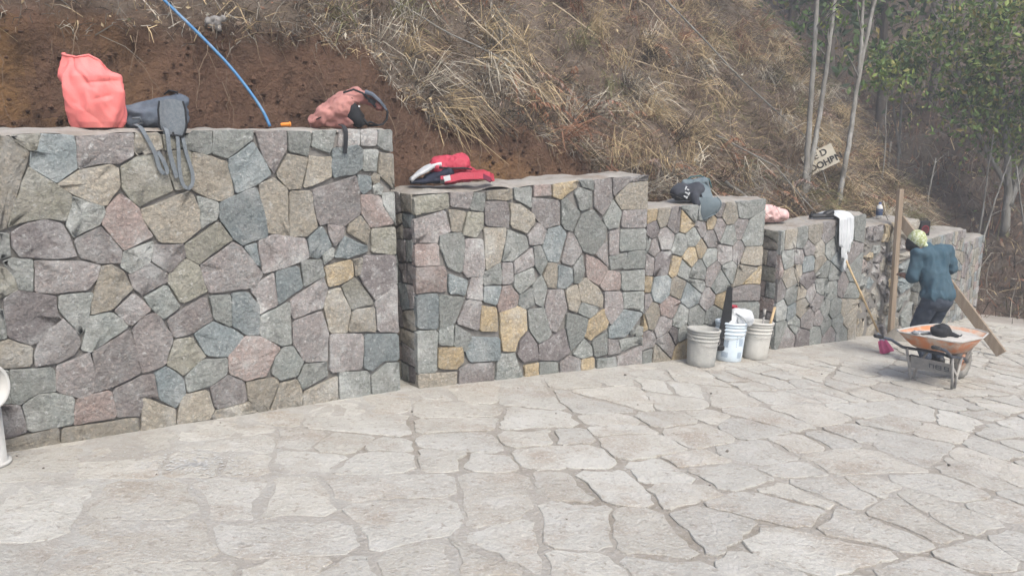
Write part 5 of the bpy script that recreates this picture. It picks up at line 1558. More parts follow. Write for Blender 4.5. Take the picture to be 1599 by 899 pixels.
def f(bm):
    ball(bm, (0, 0, 0.014), 0.045, (1.15, 0.9, 0.4))
    for k in range(4): limb(bm, (0.03, -0.03 + 0.02 * k, 0.014), (0.105 - 0.008 * abs(k - 1.5), -0.045 + 0.03 * k, 0.012), 0.0115, 0.0095)
    limb(bm, (-0.01, 0.035, 0.014), (0.04, 0.07, 0.012), 0.013, 0.011)
    limb(bm, (-0.03, 0, 0.014), (-0.085, 0, 0.015), 0.034, 0.036, (1, 1, 0.5))
fuse('glove_body', f, 0.006, plain('grey_glove', (0.20, 0.21, 0.22), 0.9), t, 2)
mb = MB(); mb.tube([(-0.08, -0.038, 0.014), (-0.08, 0, 0.033), (-0.08, 0.038, 0.014), (-0.08, 0, 0.0), (-0.08, -0.038, 0.014)], 0.006, 6); mb.build('cuff', WHITEC, t)

# ------------------------------------------------------------------ the man at work
px0, py0 = 4.40, 7.98
fx, fy = -0.30, 0.954
rotp = math.atan2(fy, fx) - math.pi / 2
t = empty('person', (px0, py0, ground_z(px0, py0) + 0.014), rotp)
t.scale = (0.94, 0.95, 1.0)
tag(t, 'person in navy t-shirt, dark jeans and lime bandana bending beside the plank', 'person')
LEGS = [((sx * 0.085, -0.01, 0.69), (sx * 0.09, 0.12, 0.39), (sx * 0.095, -0.03, 0.085)) for sx in (-1, 1)]
HEAD = Vector((-0.12, 0.23, 1.275))
SHL, SHR = (-0.195, 0.12, 1.165), (0.195, 0.12, 1.185)
ELL, HAL = (-0.225, 0.13, 0.91), (-0.12, 0.37, 0.90)
ELR, HAR = (0.265, 0.08, 0.99), (0.16, 0.36, 0.97)
def hand(bm, h, fwd, spread):
    h, fwd, spread = Vector(h), Vector(fwd).normalized(), Vector(spread).normalized()
    nrm = fwd.cross(spread)
    limb(bm, h - spread * 0.02, h + spread * 0.02 , 0.026, 0.026)
    limb(bm, h + fwd * 0.03 - spread * 0.022, h + fwd * 0.045 + spread * 0.022, 0.019, 0.018)
    for k, ln in enumerate((0.055, 0.068, 0.072, 0.064)):
        b0 = h + fwd * 0.06 + spread * (-0.033 + 0.022 * k)
        m_ = b0 + fwd * ln * 0.55
        limb(bm, b0 - fwd * 0.01, m_, 0.0095, 0.009)
        limb(bm, m_, m_ + fwd * ln * 0.35 + nrm * ln * 0.45, 0.009, 0.0075)
    th = h + spread * 0.03
    limb(bm, th, th + spread * 0.028 + fwd * 0.03, 0.0125, 0.011)
    limb(bm, th + spread * 0.028 + fwd * 0.03, th + spread * 0.03 + fwd * 0.062, 0.011, 0.009)
def f(bm):
    for hip, knee, ank in LEGS:
        limb(bm, hip, knee, 0.088, 0.058); limb(bm, knee, ank, 0.056, 0.038)
        limb(bm, (ank[0], ank[1] - 0.03, 0.045), (ank[0] + 0.01, ank[1] + 0.16, 0.035), 0.038, 0.03)
    limb(bm, (-0.05, -0.01, 0.71), (0.05, -0.01, 0.71), 0.12, 0.12)
    limb(bm, (0, 0.0, 0.76), (0, 0.05, 0.93), 0.11, 0.11, (1.1, 0.8, 1)); limb(bm, (0, 0.05, 0.93), (0, 0.10, 1.09), 0.11, 0.12, (1.12, 0.72, 1))
    limb(bm, (-0.14, 0.115, 1.165), (0.14, 0.115, 1.18), 0.062, 0.062)
    limb(bm, (0, 0.12, 1.17), HEAD + Vector((0.03, -0.02, -0.06)), 0.058, 0.052)
    ball(bm, HEAD, 0.098, (0.82, 0.98, 1.1)); ball(bm, HEAD + Vector((-0.03, 0.055, -0.055)), 0.055, (0.8, 0.9, 1))
    ball(bm, HEAD + Vector((-0.04, 0.10, -0.025)), 0.018, (0.8, 1, 1.3))          # nose
    ball(bm, HEAD + Vector((-0.03, 0.092, -0.062)), 0.02, (1.3, 0.6, 0.5))         # lips
    for sx in (-1, 1):
        ball(bm, HEAD + Vector((sx * 0.082, 0.0, -0.015)), 0.024, (0.4, 0.8, 1.3))
        ball(bm, HEAD + Vector((sx * 0.035 - 0.03, 0.083, 0.012)), 0.014, (1.3, 0.6, 0.8))
    for sh, el, ha, sp in ((SHL, ELL, HAL, (1, 0.2, 0)), (SHR, ELR, HAR, (-1, 0.2, 0))):
        limb(bm, sh, el, 0.050, 0.040); limb(bm, el, ha, 0.040, 0.028)
        hand(bm, Vector(ha) + (Vector(ha) - Vector(el)).normalized() * 0.03, Vector(ha) - Vector(el), sp)
fuse('body', f, 0.0085, SKIN, t, 3)
def f(bm):
    limb(bm, (-0.055, -0.01, 0.76), (0.055, -0.01, 0.76), 0.135, 0.135, (1, 0.95, 0.75))
    limb(bm, (0, 0.0, 0.80), (0, 0.05, 0.94), 0.148, 0.146, (1.18, 0.85, 1)); limb(bm, (0, 0.05, 0.94), (0, 0.10, 1.09), 0.146, 0.155, (1.18, 0.78, 1))
    limb(bm, (-0.15, 0.11, 1.16), (0.15, 0.11, 1.175), 0.078, 0.078); limb(bm, (0, 0.115, 1.165), (-0.03, 0.15, 1.215), 0.08, 0.066)
    for sh, el in ((SHL, ELL), (SHR, ELR)):
        a, b = Vector(sh), Vector(el)
        limb(bm, a, a.lerp(b, 0.92), 0.068, 0.062)
fuse('shirt', f, 0.012, SHIRT, t, 2, 0.017, 6, 3, (1.3, 1, 0.8), cut=[((0, 0, 0.70), (0, 0.1, -1))])
def f(bm):
    for hip, knee, ank in LEGS:
        limb(bm, hip, knee, 0.098, 0.074); limb(bm, knee, (ank[0], ank[1], 0.10), 0.070, 0.060)
    limb(bm, (-0.055, -0.015, 0.71), (0.055, -0.015, 0.71), 0.122, 0.122, (1, 1, 1))
fuse('jeans', f, 0.011, JEANS, t, 3, 0.009, 7, 6, (1, 1, 1.5))
for sx in (-1, 1):
    def f(bm):
        limb(bm, (sx * 0.095, -0.06, 0.05), (sx * 0.105, 0.14, 0.04), 0.05, 0.042, (1, 1, 0.95))
    fuse('shoe', f, 0.010, BLACKP, t, 2, cut=[((0, 0, 0.003), (0, 0, -1))])
def f(bm):
    ball(bm, HEAD + Vector((0, -0.006, 0.022)), 0.106, (0.86, 1.0, 1.02)); limb(bm, HEAD + Vector((0.02, -0.10, -0.02)), HEAD + Vector((0.05, -0.13, -0.08)), 0.028, 0.014)
fuse('bandana', f, 0.008, CAPM, t, 3, 0.003, 14, 3, cut=[(HEAD + Vector((0, 0, -0.035)), (0.0, 0.45, -1))])

def f(bm):
    ball(bm, HEAD + Vector((-0.012, 0.01, -0.02)), 0.102, (0.86, 0.95, 1.0))
fuse('hair', f, 0.008, BLACKC, t, 2, 0.004, 14, 3, cut=[(HEAD + Vector((0, 0.035, 0)), (0.5, 1, 0)), (HEAD + Vector((0, 0, -0.085)), (0, 0, -1))])

# loose bits of litter lodged in the bank
def rag(loc, size, m, label, nm, sd_):
    def f(bm):
        limb(bm, (-size * 0.5, 0, 0), (size * 0.5, 0, size * 0.2), size * 0.32, size * 0.25, (1, 0.6, 1)); limb(bm, (0, 0, 0), (size * 0.2, 0, -size * 0.5), size * 0.26, size * 0.12)
    o = fuse(nm, f, size * 0.09, m, None, 1, size * 0.18, 2.2 / size, sd_, loc=loc)
    tag(o, label, 'litter')

# ------------------------------------------------------------------ growth on the slope
def blades(P, D0, D1, L, Wd, cols, side=None):
    """P (n,3) roots, D0/D1 unit directions of the lower and upper half, lengths, widths -> V, F, face colours"""
    n = len(P)
    if side is None:
        side = RNG.normal(size=(n, 3))
    side = side - D0 * (side * D0).sum(1, keepdims=True)
    side /= np.linalg.norm(side, axis=1, keepdims=True) + 1e-9
    A = P; B = P + D0 * (L * 0.5)[:, None]; C = B + D1 * (L * 0.5)[:, None]
    h = (Wd / 2)[:, None] * side
    V = np.stack([A - h, A + h, B + h * 0.9, B - h * 0.9, C + h * 0.35, C - h * 0.35], 1).reshape(-1, 3)
    b = np.arange(n)[:, None] * 6
    F = np.concatenate([b + np.array([0, 1, 2, 3]), b + np.array([3, 2, 4, 5])], 0)
    return V, F, np.concatenate([cols, cols], 0)

def unit(v):
    return v / (np.linalg.norm(v, axis=1, keepdims=True) + 1e-9)

def palette(names, wts, n):
    base = np.array([PALC[k] for k in names])
    i = RNG.choice(len(names), n, p=np.array(wts) / sum(wts))
    return base[i] * (0.7 + 0.6 * RNG.random((n, 1)))
PALC = {'straw': (0.42, 0.33, 0.20), 'grey': (0.265, 0.243, 0.205), 'brown': (0.19, 0.14, 0.10), 'rust': (0.235, 0.125, 0.08), 'olive': (0.17, 0.165, 0.085), 'pale': (0.46, 0.42, 0.34), 'dark': (0.06, 0.05, 0.04), 'mauve': (0.265, 0.195, 0.165)}

OUT = np.array([0.64, -0.77, 0.0])
def slope_points(n, s0, s1, m1, power=1.0, m0=-0.02):
    s_ = s0 + (s1 - s0) * RNG.random(n)
    m_ = m0 + (m1 - m0) * RNG.random(n) ** power
    N_ = m_ + foot(s_) + cut_height(s_) / 3.2
    z_ = hill_z(s_, N_)
    x_, y_ = world_sn(s_, N_ + wall_line(s_))
    return s_, m_, np.stack([x_, y_, z_], 1)

n = 120000
s_, m_, P = slope_points(n, -2.6, 15.5, 5.6, 1.35)
zone = fbm(P[:, 0] * 0.9, P[:, 1] * 0.9, P[:, 2] * 0.9, 3)
bare = fbm(P[:, 0] * 2.2 + 5, P[:, 1] * 2.2, P[:, 2] * 2.2, 3)
thin = np.where(s_ < 1.6, 0.35, 1.0)
keep = (bare > -0.75 + 0.3 * RNG.random(n)) & (RNG.random(n) < thin)
P, s_, m_, zone = P[keep], s_[keep], m_[keep], zone[keep]
n = len(P)
D0 = unit(OUT * (0.35 + 0.5 * RNG.random((n, 1))) + np.array([0, 0, 1.0]) * (RNG.random((n, 1)) * 0.9 - 0.15) + RNG.normal(size=(n, 3)) * 0.55)
D1 = unit(D0 + OUT * 0.3 + np.array([0, 0, -1.0]) * (0.3 + 0.9 * RNG.random((n, 1))) + RNG.normal(size=(n, 3)) * 0.25)
L = 0.06 + 0.24 * RNG.random(n) ** 1.6
Wd = 0.003 + 0.005 * RNG.random(n)
ca = palette(['grey', 'brown', 'straw', 'dark', 'pale'], [5, 3, 2, 2, 0.8], n)
cb = palette(['straw', 'brown', 'olive', 'mauve', 'dark'], [3.5, 3, 1.5, 2, 1.5], n)
cc_ = palette(['rust', 'brown', 'dark', 'straw', 'olive'], [3, 4, 2.5, 1.5, 1], n)
k = np.clip((s_ - 4.0) / 2.5, 0, 1)
pick = RNG.random(n)
cols = np.where((pick < k)[:, None], cb, ca)
cols = np.where(((zone > 0.35) & (s_ > 4.3) & (RNG.random(n) < 0.7))[:, None], cc_, cols)
patchy = np.clip(0.85 + 0.75 * fbm(P[:, 0] * 2.6 + 3, P[:, 1] * 2.6, P[:, 2] * 2.6, 3), 0.35, 1.5)
V, F, C = blades(P, D0, D1, L, Wd, cols * patchy[:, None])
o = link(bpy.data.objects.new('dry_grass', np_mesh('dry_grass', V, F, GRASS, False, C)))
tag(o, 'matted dry grass covering the hillside above the walls', 'grass', kind='stuff')

# tussocks and long straw lying downhill
n = 640
s_, m_, P0_ = slope_points(n, 2.8, 15.5, 5.0, 1.1, 0.02)
Ps, Ds, Cs = [], [], []
for i in range(n):
    kb = int(26 + 30 * RNG.random())
    base = P0_[i] + RNG.normal(size=(kb, 3)) * 0.05
    lean = unit((OUT * 0.5 + RNG.normal(size=3) * 0.5 + np.array([0, 0, 0.5]))[None])[0]
    Ps.append(base); Ds.append(unit(lean + RNG.normal(size=(kb, 3)) * 0.4))
    nm = RNG.choice(['straw', 'straw', 'straw', 'pale', 'grey', 'brown', 'rust', 'olive', 'dark'])
    Cs.append(np.array(PALC[nm]) * (0.65 + 0.6 * RNG.random((kb, 1))))
P = np.concatenate(Ps); D0 = np.concatenate(Ds); C0 = np.concatenate(Cs)
D1 = unit(D0 + np.array([0, 0, -1.1]) + OUT * 0.3 + RNG.normal(size=D0.shape) * 0.2)
V, F, C = blades(P, D0, D1, 0.25 + 0.45 * RNG.random(len(P)), 0.004 + 0.005 * RNG.random(len(P)), C0)
o = link(bpy.data.objects.new('grass_tussocks', np_mesh('grass_tussocks', V, F, GRASS, False, C)))
tag(o, 'long straw coloured grass tussocks drooping down the slope', 'grass', kind='stuff')

# dead rust brown fern fronds
Vs, Fs, Cs = [], [], []
off = 0
s_, m_, P0_ = slope_points(230, 4.3, 12.5, 3.8, 1.0, 0.15)
zf = fbm(P0_[:, 0] * 0.9, P0_[:, 1] * 0.9, P0_[:, 2] * 0.9, 3)
P0_ = P0_[zf > 0.05]
for p in P0_:
    L_ = 0.28 + 0.4 * RNG.random()
    d = unit((OUT * 0.6 + RNG.normal(size=3) * 0.35 + np.array([0, 0, 0.25]))[None])[0]
    sd_ = unit(np.cross(d, [0, 0, 1.0])[None])[0]
    nq = 26
    tt = np.linspace(0.05, 1, nq)
    ax_ = p + d * (tt * L_)[:, None] + np.array([0, 0, -1.0]) * ((tt ** 2) * L_ * 0.75)[:, None]
    for sg in (-1, 1):
        ln = 0.10 * (1 - tt * 0.8) * (0.6 + 0.6 * RNG.random(nq))
        D = unit(sd_ * sg + d * 0.4 + np.array([0, 0, -0.8]) + RNG.normal(size=(nq, 3)) * 0.35)
        V, F, C = blades(ax_, D, unit(D + np.array([0, 0, -0.5])), ln, np.full(nq, 0.016), np.array(PALC[RNG.choice(['rust', 'rust', 'brown', 'mauve'])]) * (0.7 + 0.7 * RNG.random((nq, 1))))
        Vs.append(V); Fs.append(F + off); Cs.append(C); off += len(V)
o = link(bpy.data.objects.new('dead_ferns', np_mesh('dead_ferns', np.concatenate(Vs), np.concatenate(Fs), GRASS, False, np.concatenate(Cs))))
tag(o, 'withered rust brown fern fronds hanging on the hillside', 'ferns', kind='stuff')

def leaf_mesh(P, size, cols, nrm=None, slim=0.55):
    n = len(P)
    a = unit(RNG.normal(size=(n, 3)) + (np.array([0, 0, -0.5]) if nrm is None else nrm))
    b = unit(np.cross(a, RNG.normal(size=(n, 3))))
    c = np.cross(a, b)
    h = size[:, None]
    V = np.stack([P - a * h * 0.5, P + b * h * slim * 0.5 + c * h * 0.08, P + a * h * 0.5, P - b * h * slim * 0.5 + c * h * 0.08], 1).reshape(-1, 3)
    F = np.arange(n)[:, None] * 4 + np.array([0, 1, 2, 3])
    return V, F, cols

# dead leaves scattered on the slope
n = 6000
s_, m_, P = slope_points(n, -1.5, 14.5, 5, 1.2)
P = P + OUT * 0.03 + np.array([0, 0, 0.03]) + RNG.normal(size=P.shape) * 0.03
V, F, C = leaf_mesh(P, 0.02 + 0.045 * RNG.random(n) ** 2, palette(['rust', 'straw', 'brown', 'pale', 'olive'], [3, 3, 4, 1, 1], n))
o = link(bpy.data.objects.new('leaf_litter', np_mesh('leaf_litter', V, F, LEAF, False, C)))
tag(o, 'dead curled leaves scattered over the hillside', 'leaves', kind='stuff')

# roots hanging out of the cut bank and clods on it
mb = MB()
rq = random.Random(12)
def bank_point(s, h, out=0.02):
    N_ = float(foot(s)) + h / 3.2
    x, y = world_sn(s, N_ + float(wall_line(s)))
    return Vector((x + 0.64 * out, y - 0.77 * out, float(fill_level(s)) + h))
for k in range(70):
    s = -1.4 + 6.2 * rq.random()
    hc = float(cut_height(s))
    h = hc * (0.3 + 0.75 * rq.random())
    pts = []
    ds = (rq.random() - 0.5) * 0.04
    for i in range(int(5 + rq.random() * 9)):
        pts.append(bank_point(s, h, 0.035 + 0.02 * rq.random()))
        s += ds + (rq.random() - 0.5) * 0.03
        h -= 0.028 + 0.02 * rq.random()
        if h < 0.02: break
    if len(pts) > 2:
        r0 = 0.0012 + 0.0026 * rq.random() ** 3
        mb.tube(pts, [r0 * (1 - 0.7 * i / len(pts)) for i in range(len(pts))], 4, cap=False)
o = mb.build('exposed_roots', ROOT)
tag(o, 'thin pale roots dangling from the cut earth bank', 'roots', kind='stuff')
n = 2600
s_ = -1.6 + 6.6 * RNG.random(n); hh = cut_height(s_) * RNG.random(n) ** 1.5 * 1.05
hh = np.where(RNG.random(n) < 0.3, 0.0, hh)
N_ = foot(s_) + hh / 3.2 - np.where(hh == 0, 0.14 * RNG.random(n), 0)
x_, y_ = world_sn(s_, N_ + wall_line(s_))
P = np.stack([x_ + 0.64 * 0.012, y_ - 0.77 * 0.012, fill_level(s_) + hh + 0.006], 1)
r = 0.004 + 0.022 * RNG.random(n) ** 4
oct_ = np.array([[1, 0, 0], [0, 1, 0], [-1, 0, 0], [0, -1, 0], [0, 0, 0.8], [0, 0, -0.8]], float)
V = (P[:, None, :] + oct_[None] * r[:, None, None] * (0.6 + 0.8 * RNG.random((n, 6, 1)))).reshape(-1, 3)
F = (np.arange(n)[:, None, None] * 6 + np.array([[0, 1, 4], [1, 2, 4], [2, 3, 4], [3, 0, 4], [1, 0, 5], [2, 1, 5], [3, 2, 5], [0, 3, 5]])[None]).reshape(-1, 3)
C = np.repeat(np.array([0.15, 0.09, 0.06]) * (0.6 + 0.9 * RNG.random((n, 1))), 8, 0)
o = link(bpy.data.objects.new('soil_clods', np_mesh('soil_clods', V, F, HILL, False, C)))
tag(o, 'crumbs of earth on the cut bank and wall fill', 'soil', kind='stuff')
# grit and chips on the paving
n = 900
x_ = -3.5 + 11 * RNG.random(n); y_ = 2.2 + 8.5 * RNG.random(n)
sN = -(x_ - OX) * DY + (y_ - OY) * DX; sS = (x_ - OX) * DX + (y_ - OY) * DY
near = np.exp(-np.maximum(wall_line(sS) - sN, 0) / 0.5)
ok = (sN < wall_line(sS) - 0.05) & (RNG.random(n) < 0.25 + 0.75 * near)
x_, y_ = x_[ok], y_[ok]; n = len(x_)
r = 0.003 + 0.012 * RNG.random(n) ** 4
P = np.stack([x_, y_, ground_z(x_, y_) + 0.016 + r * 0.4], 1)
V = (P[:, None, :] + oct_[None] * r[:, None, None] * (0.6 + 0.8 * RNG.random((n, 6, 1)))).reshape(-1, 3)
F = (np.arange(n)[:, None, None] * 6 + np.array([[0, 1, 4], [1, 2, 4], [2, 3, 4], [3, 0, 4], [1, 0, 5], [2, 1, 5], [3, 2, 5], [0, 3, 5]])[None]).reshape(-1, 3)
C = np.repeat(np.array([0.34, 0.31, 0.28]) * (0.5 + 0.8 * RNG.random((n, 1))), 8, 0)
o = link(bpy.data.objects.new('grit', np_mesh('grit', V, F, HILL, False, C)))
tag(o, 'stone chips and grit on the paving', 'grit', kind='stuff')

# spilled lime on the paving
n = 1100
a_ = 6.283 * RNG.random(n); d_ = np.abs(RNG.normal(size=n)) * 0.17
x_ = -1.68 + d_ * np.cos(a_) * 1.5; y_ = 3.90 + d_ * np.sin(a_) * 0.8
r = 0.0015 + 0.010 * RNG.random(n) ** 3 * np.exp(-d_ * 2)
th = np.arange(6) * math.pi / 3
rim_ = np.stack([np.cos(th), np.sin(th)], 1)
XY = np.stack([x_, y_], 1)[:, None, :] + rim_[None] * r[:, None, None] * (0.5 + 0.8 * RNG.random((n, 6, 1)))
Zf = ground_z(XY[..., 0], XY[..., 1]) + 0.0225
V = np.concatenate([XY, Zf[..., None]], 2).reshape(-1, 3)
F = np.arange(n)[:, None] * 6 + np.arange(6)[None]
o = link(bpy.data.objects.new('spilled_lime', np_mesh('spilled_lime', V, F, plain('lime_powder', (0.50, 0.50, 0.49), 0.95), False)))
tag(o, 'white lime powder spilled on the paving at lower left', 'lime', kind='stuff')

# ------------------------------------------------------------------ fallen stalks
def stalk(pts, r, label, m=STRAW):
    P = [Vector(p) for p in pts]
    Q = []
    for i in range(len(P) - 1):
        for k in range(5):
            Q.append(P[i].lerp(P[i + 1], k / 5) + Vector((rq.random() - .5, rq.random() - .5, rq.random() - .5)) * 0.012)
    Q.append(P[-1])
    mb = MB(); mb.tube(Q, [r * (1 - 0.5 * i / len(Q)) for i in range(len(Q))], 6)
    o = mb.build('dry_stalk', m)
    tag(o, label, 'stalk', 'fallen stalks on the hillside')
def hp_(s, m, up=0.06):
    N_ = m + float(foot(s)) + float(cut_height(s)) / 3.2
    x, y = world_sn(s, N_ + float(wall_line(s)))
    return Vector((x + 0.64 * up * 0.8, y - 0.77 * up * 0.8, float(hill_z(np.array([s]), np.array([N_]))[0]) + up))
stalk([hp_(4.1, 1.1, 0.12), hp_(4.55, 0.7, 0.12), hp_(5.15, 0.15, 0.10)], 0.011, 'long pale stalk slanting down above the crimson backpack')
stalk([hp_(4.0, 0.42, 0.10), hp_(4.6, 0.33, 0.12), hp_(5.3, 0.22, 0.08)], 0.008, 'pale stalk lying level above the earth bank')
stalk([hp_(6.0, 1.9, 0.15), hp_(7.0, 1.75, 0.18), hp_(8.2, 1.5, 0.12)], 0.009, 'thin stalk lying level high on the slope')
stalk([hp_(7.3, 2.9, 0.2), hp_(7.9, 2.3, 0.2), hp_(8.3, 1.9, 0.1)], 0.010, 'straight pale stick near the top of the slope')
stalk([hp_(8.2, 2.5, 0.2), hp_(9.0, 1.5, 0.2), hp_(9.7, 0.7, 0.12), hp_(9.9, 0.35, 0.1)], 0.014, 'grey fallen branch slanting towards the twin trunks', BARK)
stalk([hp_(7.7, 0.9, 0.12), hp_(8.1, 0.4, 0.2), hp_(8.35, -0.05, 0.1)], 0.012, 'brown branch leaning above the pink plastic bag', BARK)
stalk([hp_(7.2, 0.35, 0.12), hp_(7.35, 0.1, 0.14), hp_(7.45, -0.1, 0.1)], 0.022, 'weathered pale stump of wood above the charcoal bag', BARK)
stalk([hp_(3.3, 0.9, 0.1), hp_(3.9, 0.6, 0.12), hp_(4.5, 0.5, 0.1)], 0.009, 'grey stick in the matted grass above the salmon backpack', BARK)

# ------------------------------------------------------------------ trees
def smooth_path(pts, sub=6, wob=0.0):
    P = [Vector(p) for p in pts]
    Q = []
    for i in range(len(P) - 1):
        for k in range(sub):
            Q.append(P[i].lerp(P[i + 1], k / sub))
    Q.append(P[-1])
    for _ in range(4):
        Q = [Q[0]] + [(Q[i - 1] + Q[i] * 2 + Q[i + 1]) / 4 for i in range(1, len(Q) - 1)] + [Q[-1]]
    return [q + Vector((rq.random() - .5, rq.random() - .5, 0)) * wob for q in Q]

def twigs(mb, path, n, ln, r, spread=0.8, start=0.4):
    ends = []
    for k in range(n):
        i = int((start + (1 - start) * rq.random()) * (len(path) - 1))
        p = path[i]
        d = Vector((rq.random() - .5, rq.random() - .5, 0.15 + rq.random() * 0.5)).normalized()
        L_ = ln * (0.5 + rq.random())
        e = [p]
        for j in range(4):
            d = (d + Vector((rq.random() - .5, rq.random() - .5, rq.random() - .4)) * spread * 0.5).normalized()
            e.append(e[-1] + d * L_ / 4)
        mb.tube(e, [r, r * 0.8, r * 0.6, r * 0.4, r * 0.2], 5, cap=False)
        ends.extend(e[2:])
    return ends

GREENS = np.array([(0.11, 0.175, 0.048), (0.085, 0.145, 0.042), (0.175, 0.225, 0.06), (0.22, 0.22, 0.07), (0.035, 0.065, 0.030), (0.22, 0.18, 0.06)])
def foliage(ends, n, spread, size, wts=(4, 4, 2, 1, 3, 0.4), slim=0.5):
    E = np.array([tuple(e) for e in ends])
    i = RNG.integers(0, len(E), n)
    P = E[i] + RNG.normal(size=(n, 3)) * spread
    clump = fbm(P[:, 0] * 2.5, P[:, 1] * 2.5, P[:, 2] * 2.5, 2)
    ok = clump > -0.55 + 0.5 * RNG.random(n)
    P = P[ok]; n = len(P)
    g = GREENS[RNG.choice(6, n, p=np.array(wts) / sum(wts))] * (0.7 + 0.6 * RNG.random((n, 1)))
    return leaf_mesh(P, size * (0.6 + 0.7 * RNG.random(n)), g, slim=slim)

def tree(name, label, stems, radii, bark, leaf_n=0, leaf_spread=0.2, leaf_size=0.08, tw=10, tl=0.6, tr=0.012, start=0.4, wts=(4, 4, 2, 1, 3, 0.4), group=None, wob=0.012):
    root = empty(name, tuple(stems[0][0]))
    tag(root, label, 'tree', group)
    b = Vector(stems[0][0])
    ends = []
    for st, r in zip(stems, radii):
        path = smooth_path([Vector(p) - b for p in st], 7, wob)
        mb = MB()
        mb.tube(path, [r * (1 - 0.55 * i / len(path)) * (1 + 0.25 * max(0, 1 - i / 3)) for i in range(len(path))], 10)
        mb.build('trunk', bark, root)
        mb = MB()
        ends += twigs(mb, path, tw, tl, tr, start=start)
        if mb.v:
            mb.build('branches', bark, root)['kind'] = 'stuff'
    if leaf_n:
        V, F, C = foliage(ends, leaf_n, leaf_spread, leaf_size, wts)
        link(bpy.data.objects.new('crown', np_mesh('crown', V, F, LEAF, False, C)), root)
    return root

tree('slender_tree', 'pale twin-trunked tree growing behind the wall left of the sign',
     [[(3.60, 9.78, 0.30), (3.63, 9.82, 0.62), (3.70, 10.0, 1.30), (3.76, 10.18, 1.9), (3.87, 10.53, 3.15), (3.98, 10.8, 4.6), (4.05, 11.0, 6.2)],
      [(3.64, 9.84, 0.62), (3.74, 10.0, 1.05), (3.87, 10.16, 1.60), (3.98, 10.32, 2.3), (4.13, 10.6, 3.17), (4.32, 10.9, 4.7), (4.4, 11.1, 6.0)]],
     [0.043, 0.038], BARK, 500, 0.12, 0.075, tw=9, tl=0.7, start=0.52)
tree('slender_tree', 'single pale leaning trunk right of the sign, forked near its top',
     [[(4.22, 10.22, 0.25), (4.29, 10.34, 0.73), (4.48, 10.6, 1.55), (4.63, 10.87, 2.3), (4.88, 11.16, 3.24), (5.15, 11.5, 4.6), (5.3, 11.7, 6)],
      [(4.62, 10.85, 2.2), (4.66, 10.95, 2.7), (4.72, 11.16, 3.3), (4.75, 11.4, 4.5), (4.8, 11.6, 5.6)]],
     [0.038, 0.026], BARK, 420, 0.12, 0.075, tw=9, tl=0.6, start=0.42)
def fz(x, y): return float(far_z(np.array([x]), np.array([y]))[0])
# leafy green tree at the right
bx, by = 9.2, 14.6
bz = fz(bx, by)
tree('green_tree', 'large leafy green tree at the right edge beyond the last wall',
     [[(bx, by, bz - 0.1), (bx - 0.05, by, bz + 1.0), (bx - 0.3, by, bz + 2.1), (bx - 0.6, by - .1, bz + 3.2), (bx - 0.7, by, bz + 4.2)],
      [(bx, by, bz + 0.5), (bx + 0.3, by + .1, bz + 1.5), (bx + 0.5, by, bz + 2.6), (bx + 0.6, by, bz + 3.6), (bx + 0.7, by + .1, bz + 4.6)],
      [(bx - 0.02, by, bz + 0.8), (bx - 0.5, by + .2, bz + 1.6), (bx - 0.95, by, bz + 2.3), (bx - 1.3, by - 0.1, bz + 3.0), (bx - 1.4, by, bz + 3.6)],
      [(bx, by, bz + 0.9), (bx + 0.1, by - .3, bz + 1.6), (bx + 0.0, by - .6, bz + 2.3), (bx - 0.1, by - 0.7, bz + 3.0), (bx + .1, by - .6, bz + 3.8)]],
     [0.075, 0.06, 0.045, 0.045], BARK, 10500, 0.27, 0.115, tw=30, tl=0.85, tr=0.012, start=0.30, wts=(5, 3, 5, 2.5, 2, 0.8))
bx, by = 7.6, 15.6; bz = fz(bx, by)
tree('green_shrub', 'green leafy sapling high up right of the forked trunk',
     [[(bx, by, bz - 0.1), (bx - .05, by, bz + 1.4), (bx - 0.1, by, bz + 2.6), (bx - .05, by, bz + 3.4)], [(bx, by, bz + 1.2), (bx - .25, by, bz + 2.2), (bx - .35, by, bz + 3.0)]],
     [0.03, 0.025], BARK, 1100, 0.15, 0.13, tw=12, tl=0.5, tr=0.008, start=0.6)
bx, by = 5.75, 12.35; bz = 0.4
tree('green_shrub', 'small bright green sprig beside the forked trunk',
     [[(bx, by, bz), (bx + .02, by, bz + 0.8), (bx - .04, by, bz + 1.5), (bx, by, bz + 1.9)]], [0.012], BARK, 160, 0.09, 0.10, tw=8, tl=0.35, tr=0.005, start=0.7, wts=(3, 2, 5, 2, 1, 0.2))
# pale saplings leaning on the far slope
sap = [((7.35, 14.2), (0.25, 0.1, 2.2), 'leaning sapling behind the farthest wall, leftmost of the pale ones'), ((8.2, 13.9), (0.55, 0.1, 2.1), 'pale leaning sapling under the left side of the green tree'), ((8.55, 14.4), (0.1, 0, 2.4), 'upright bare sapling in the shade of the green tree'),
       ((9.1, 13.7), (-0.35, 0.1, 1.8), 'bare sapling leaning left at the right edge'), ((6.9, 14.6), (0.1, 0.2, 2.4), 'thin grey sapling above the black radio')]
for (x, y), d, lb in sap:
    z = fz(x, y); b_ = Vector((x, y, z - 0.1)); d = Vector(d)
    tree('sapling', lb, [[b_, b_ + d * 0.35 + Vector((0.03, 0, 0)), b_ + d * 0.7, b_ + d]], [0.022], BARK, 0, tw=7, tl=0.5, tr=0.006, start=0.3, group='saplings on the far slope')
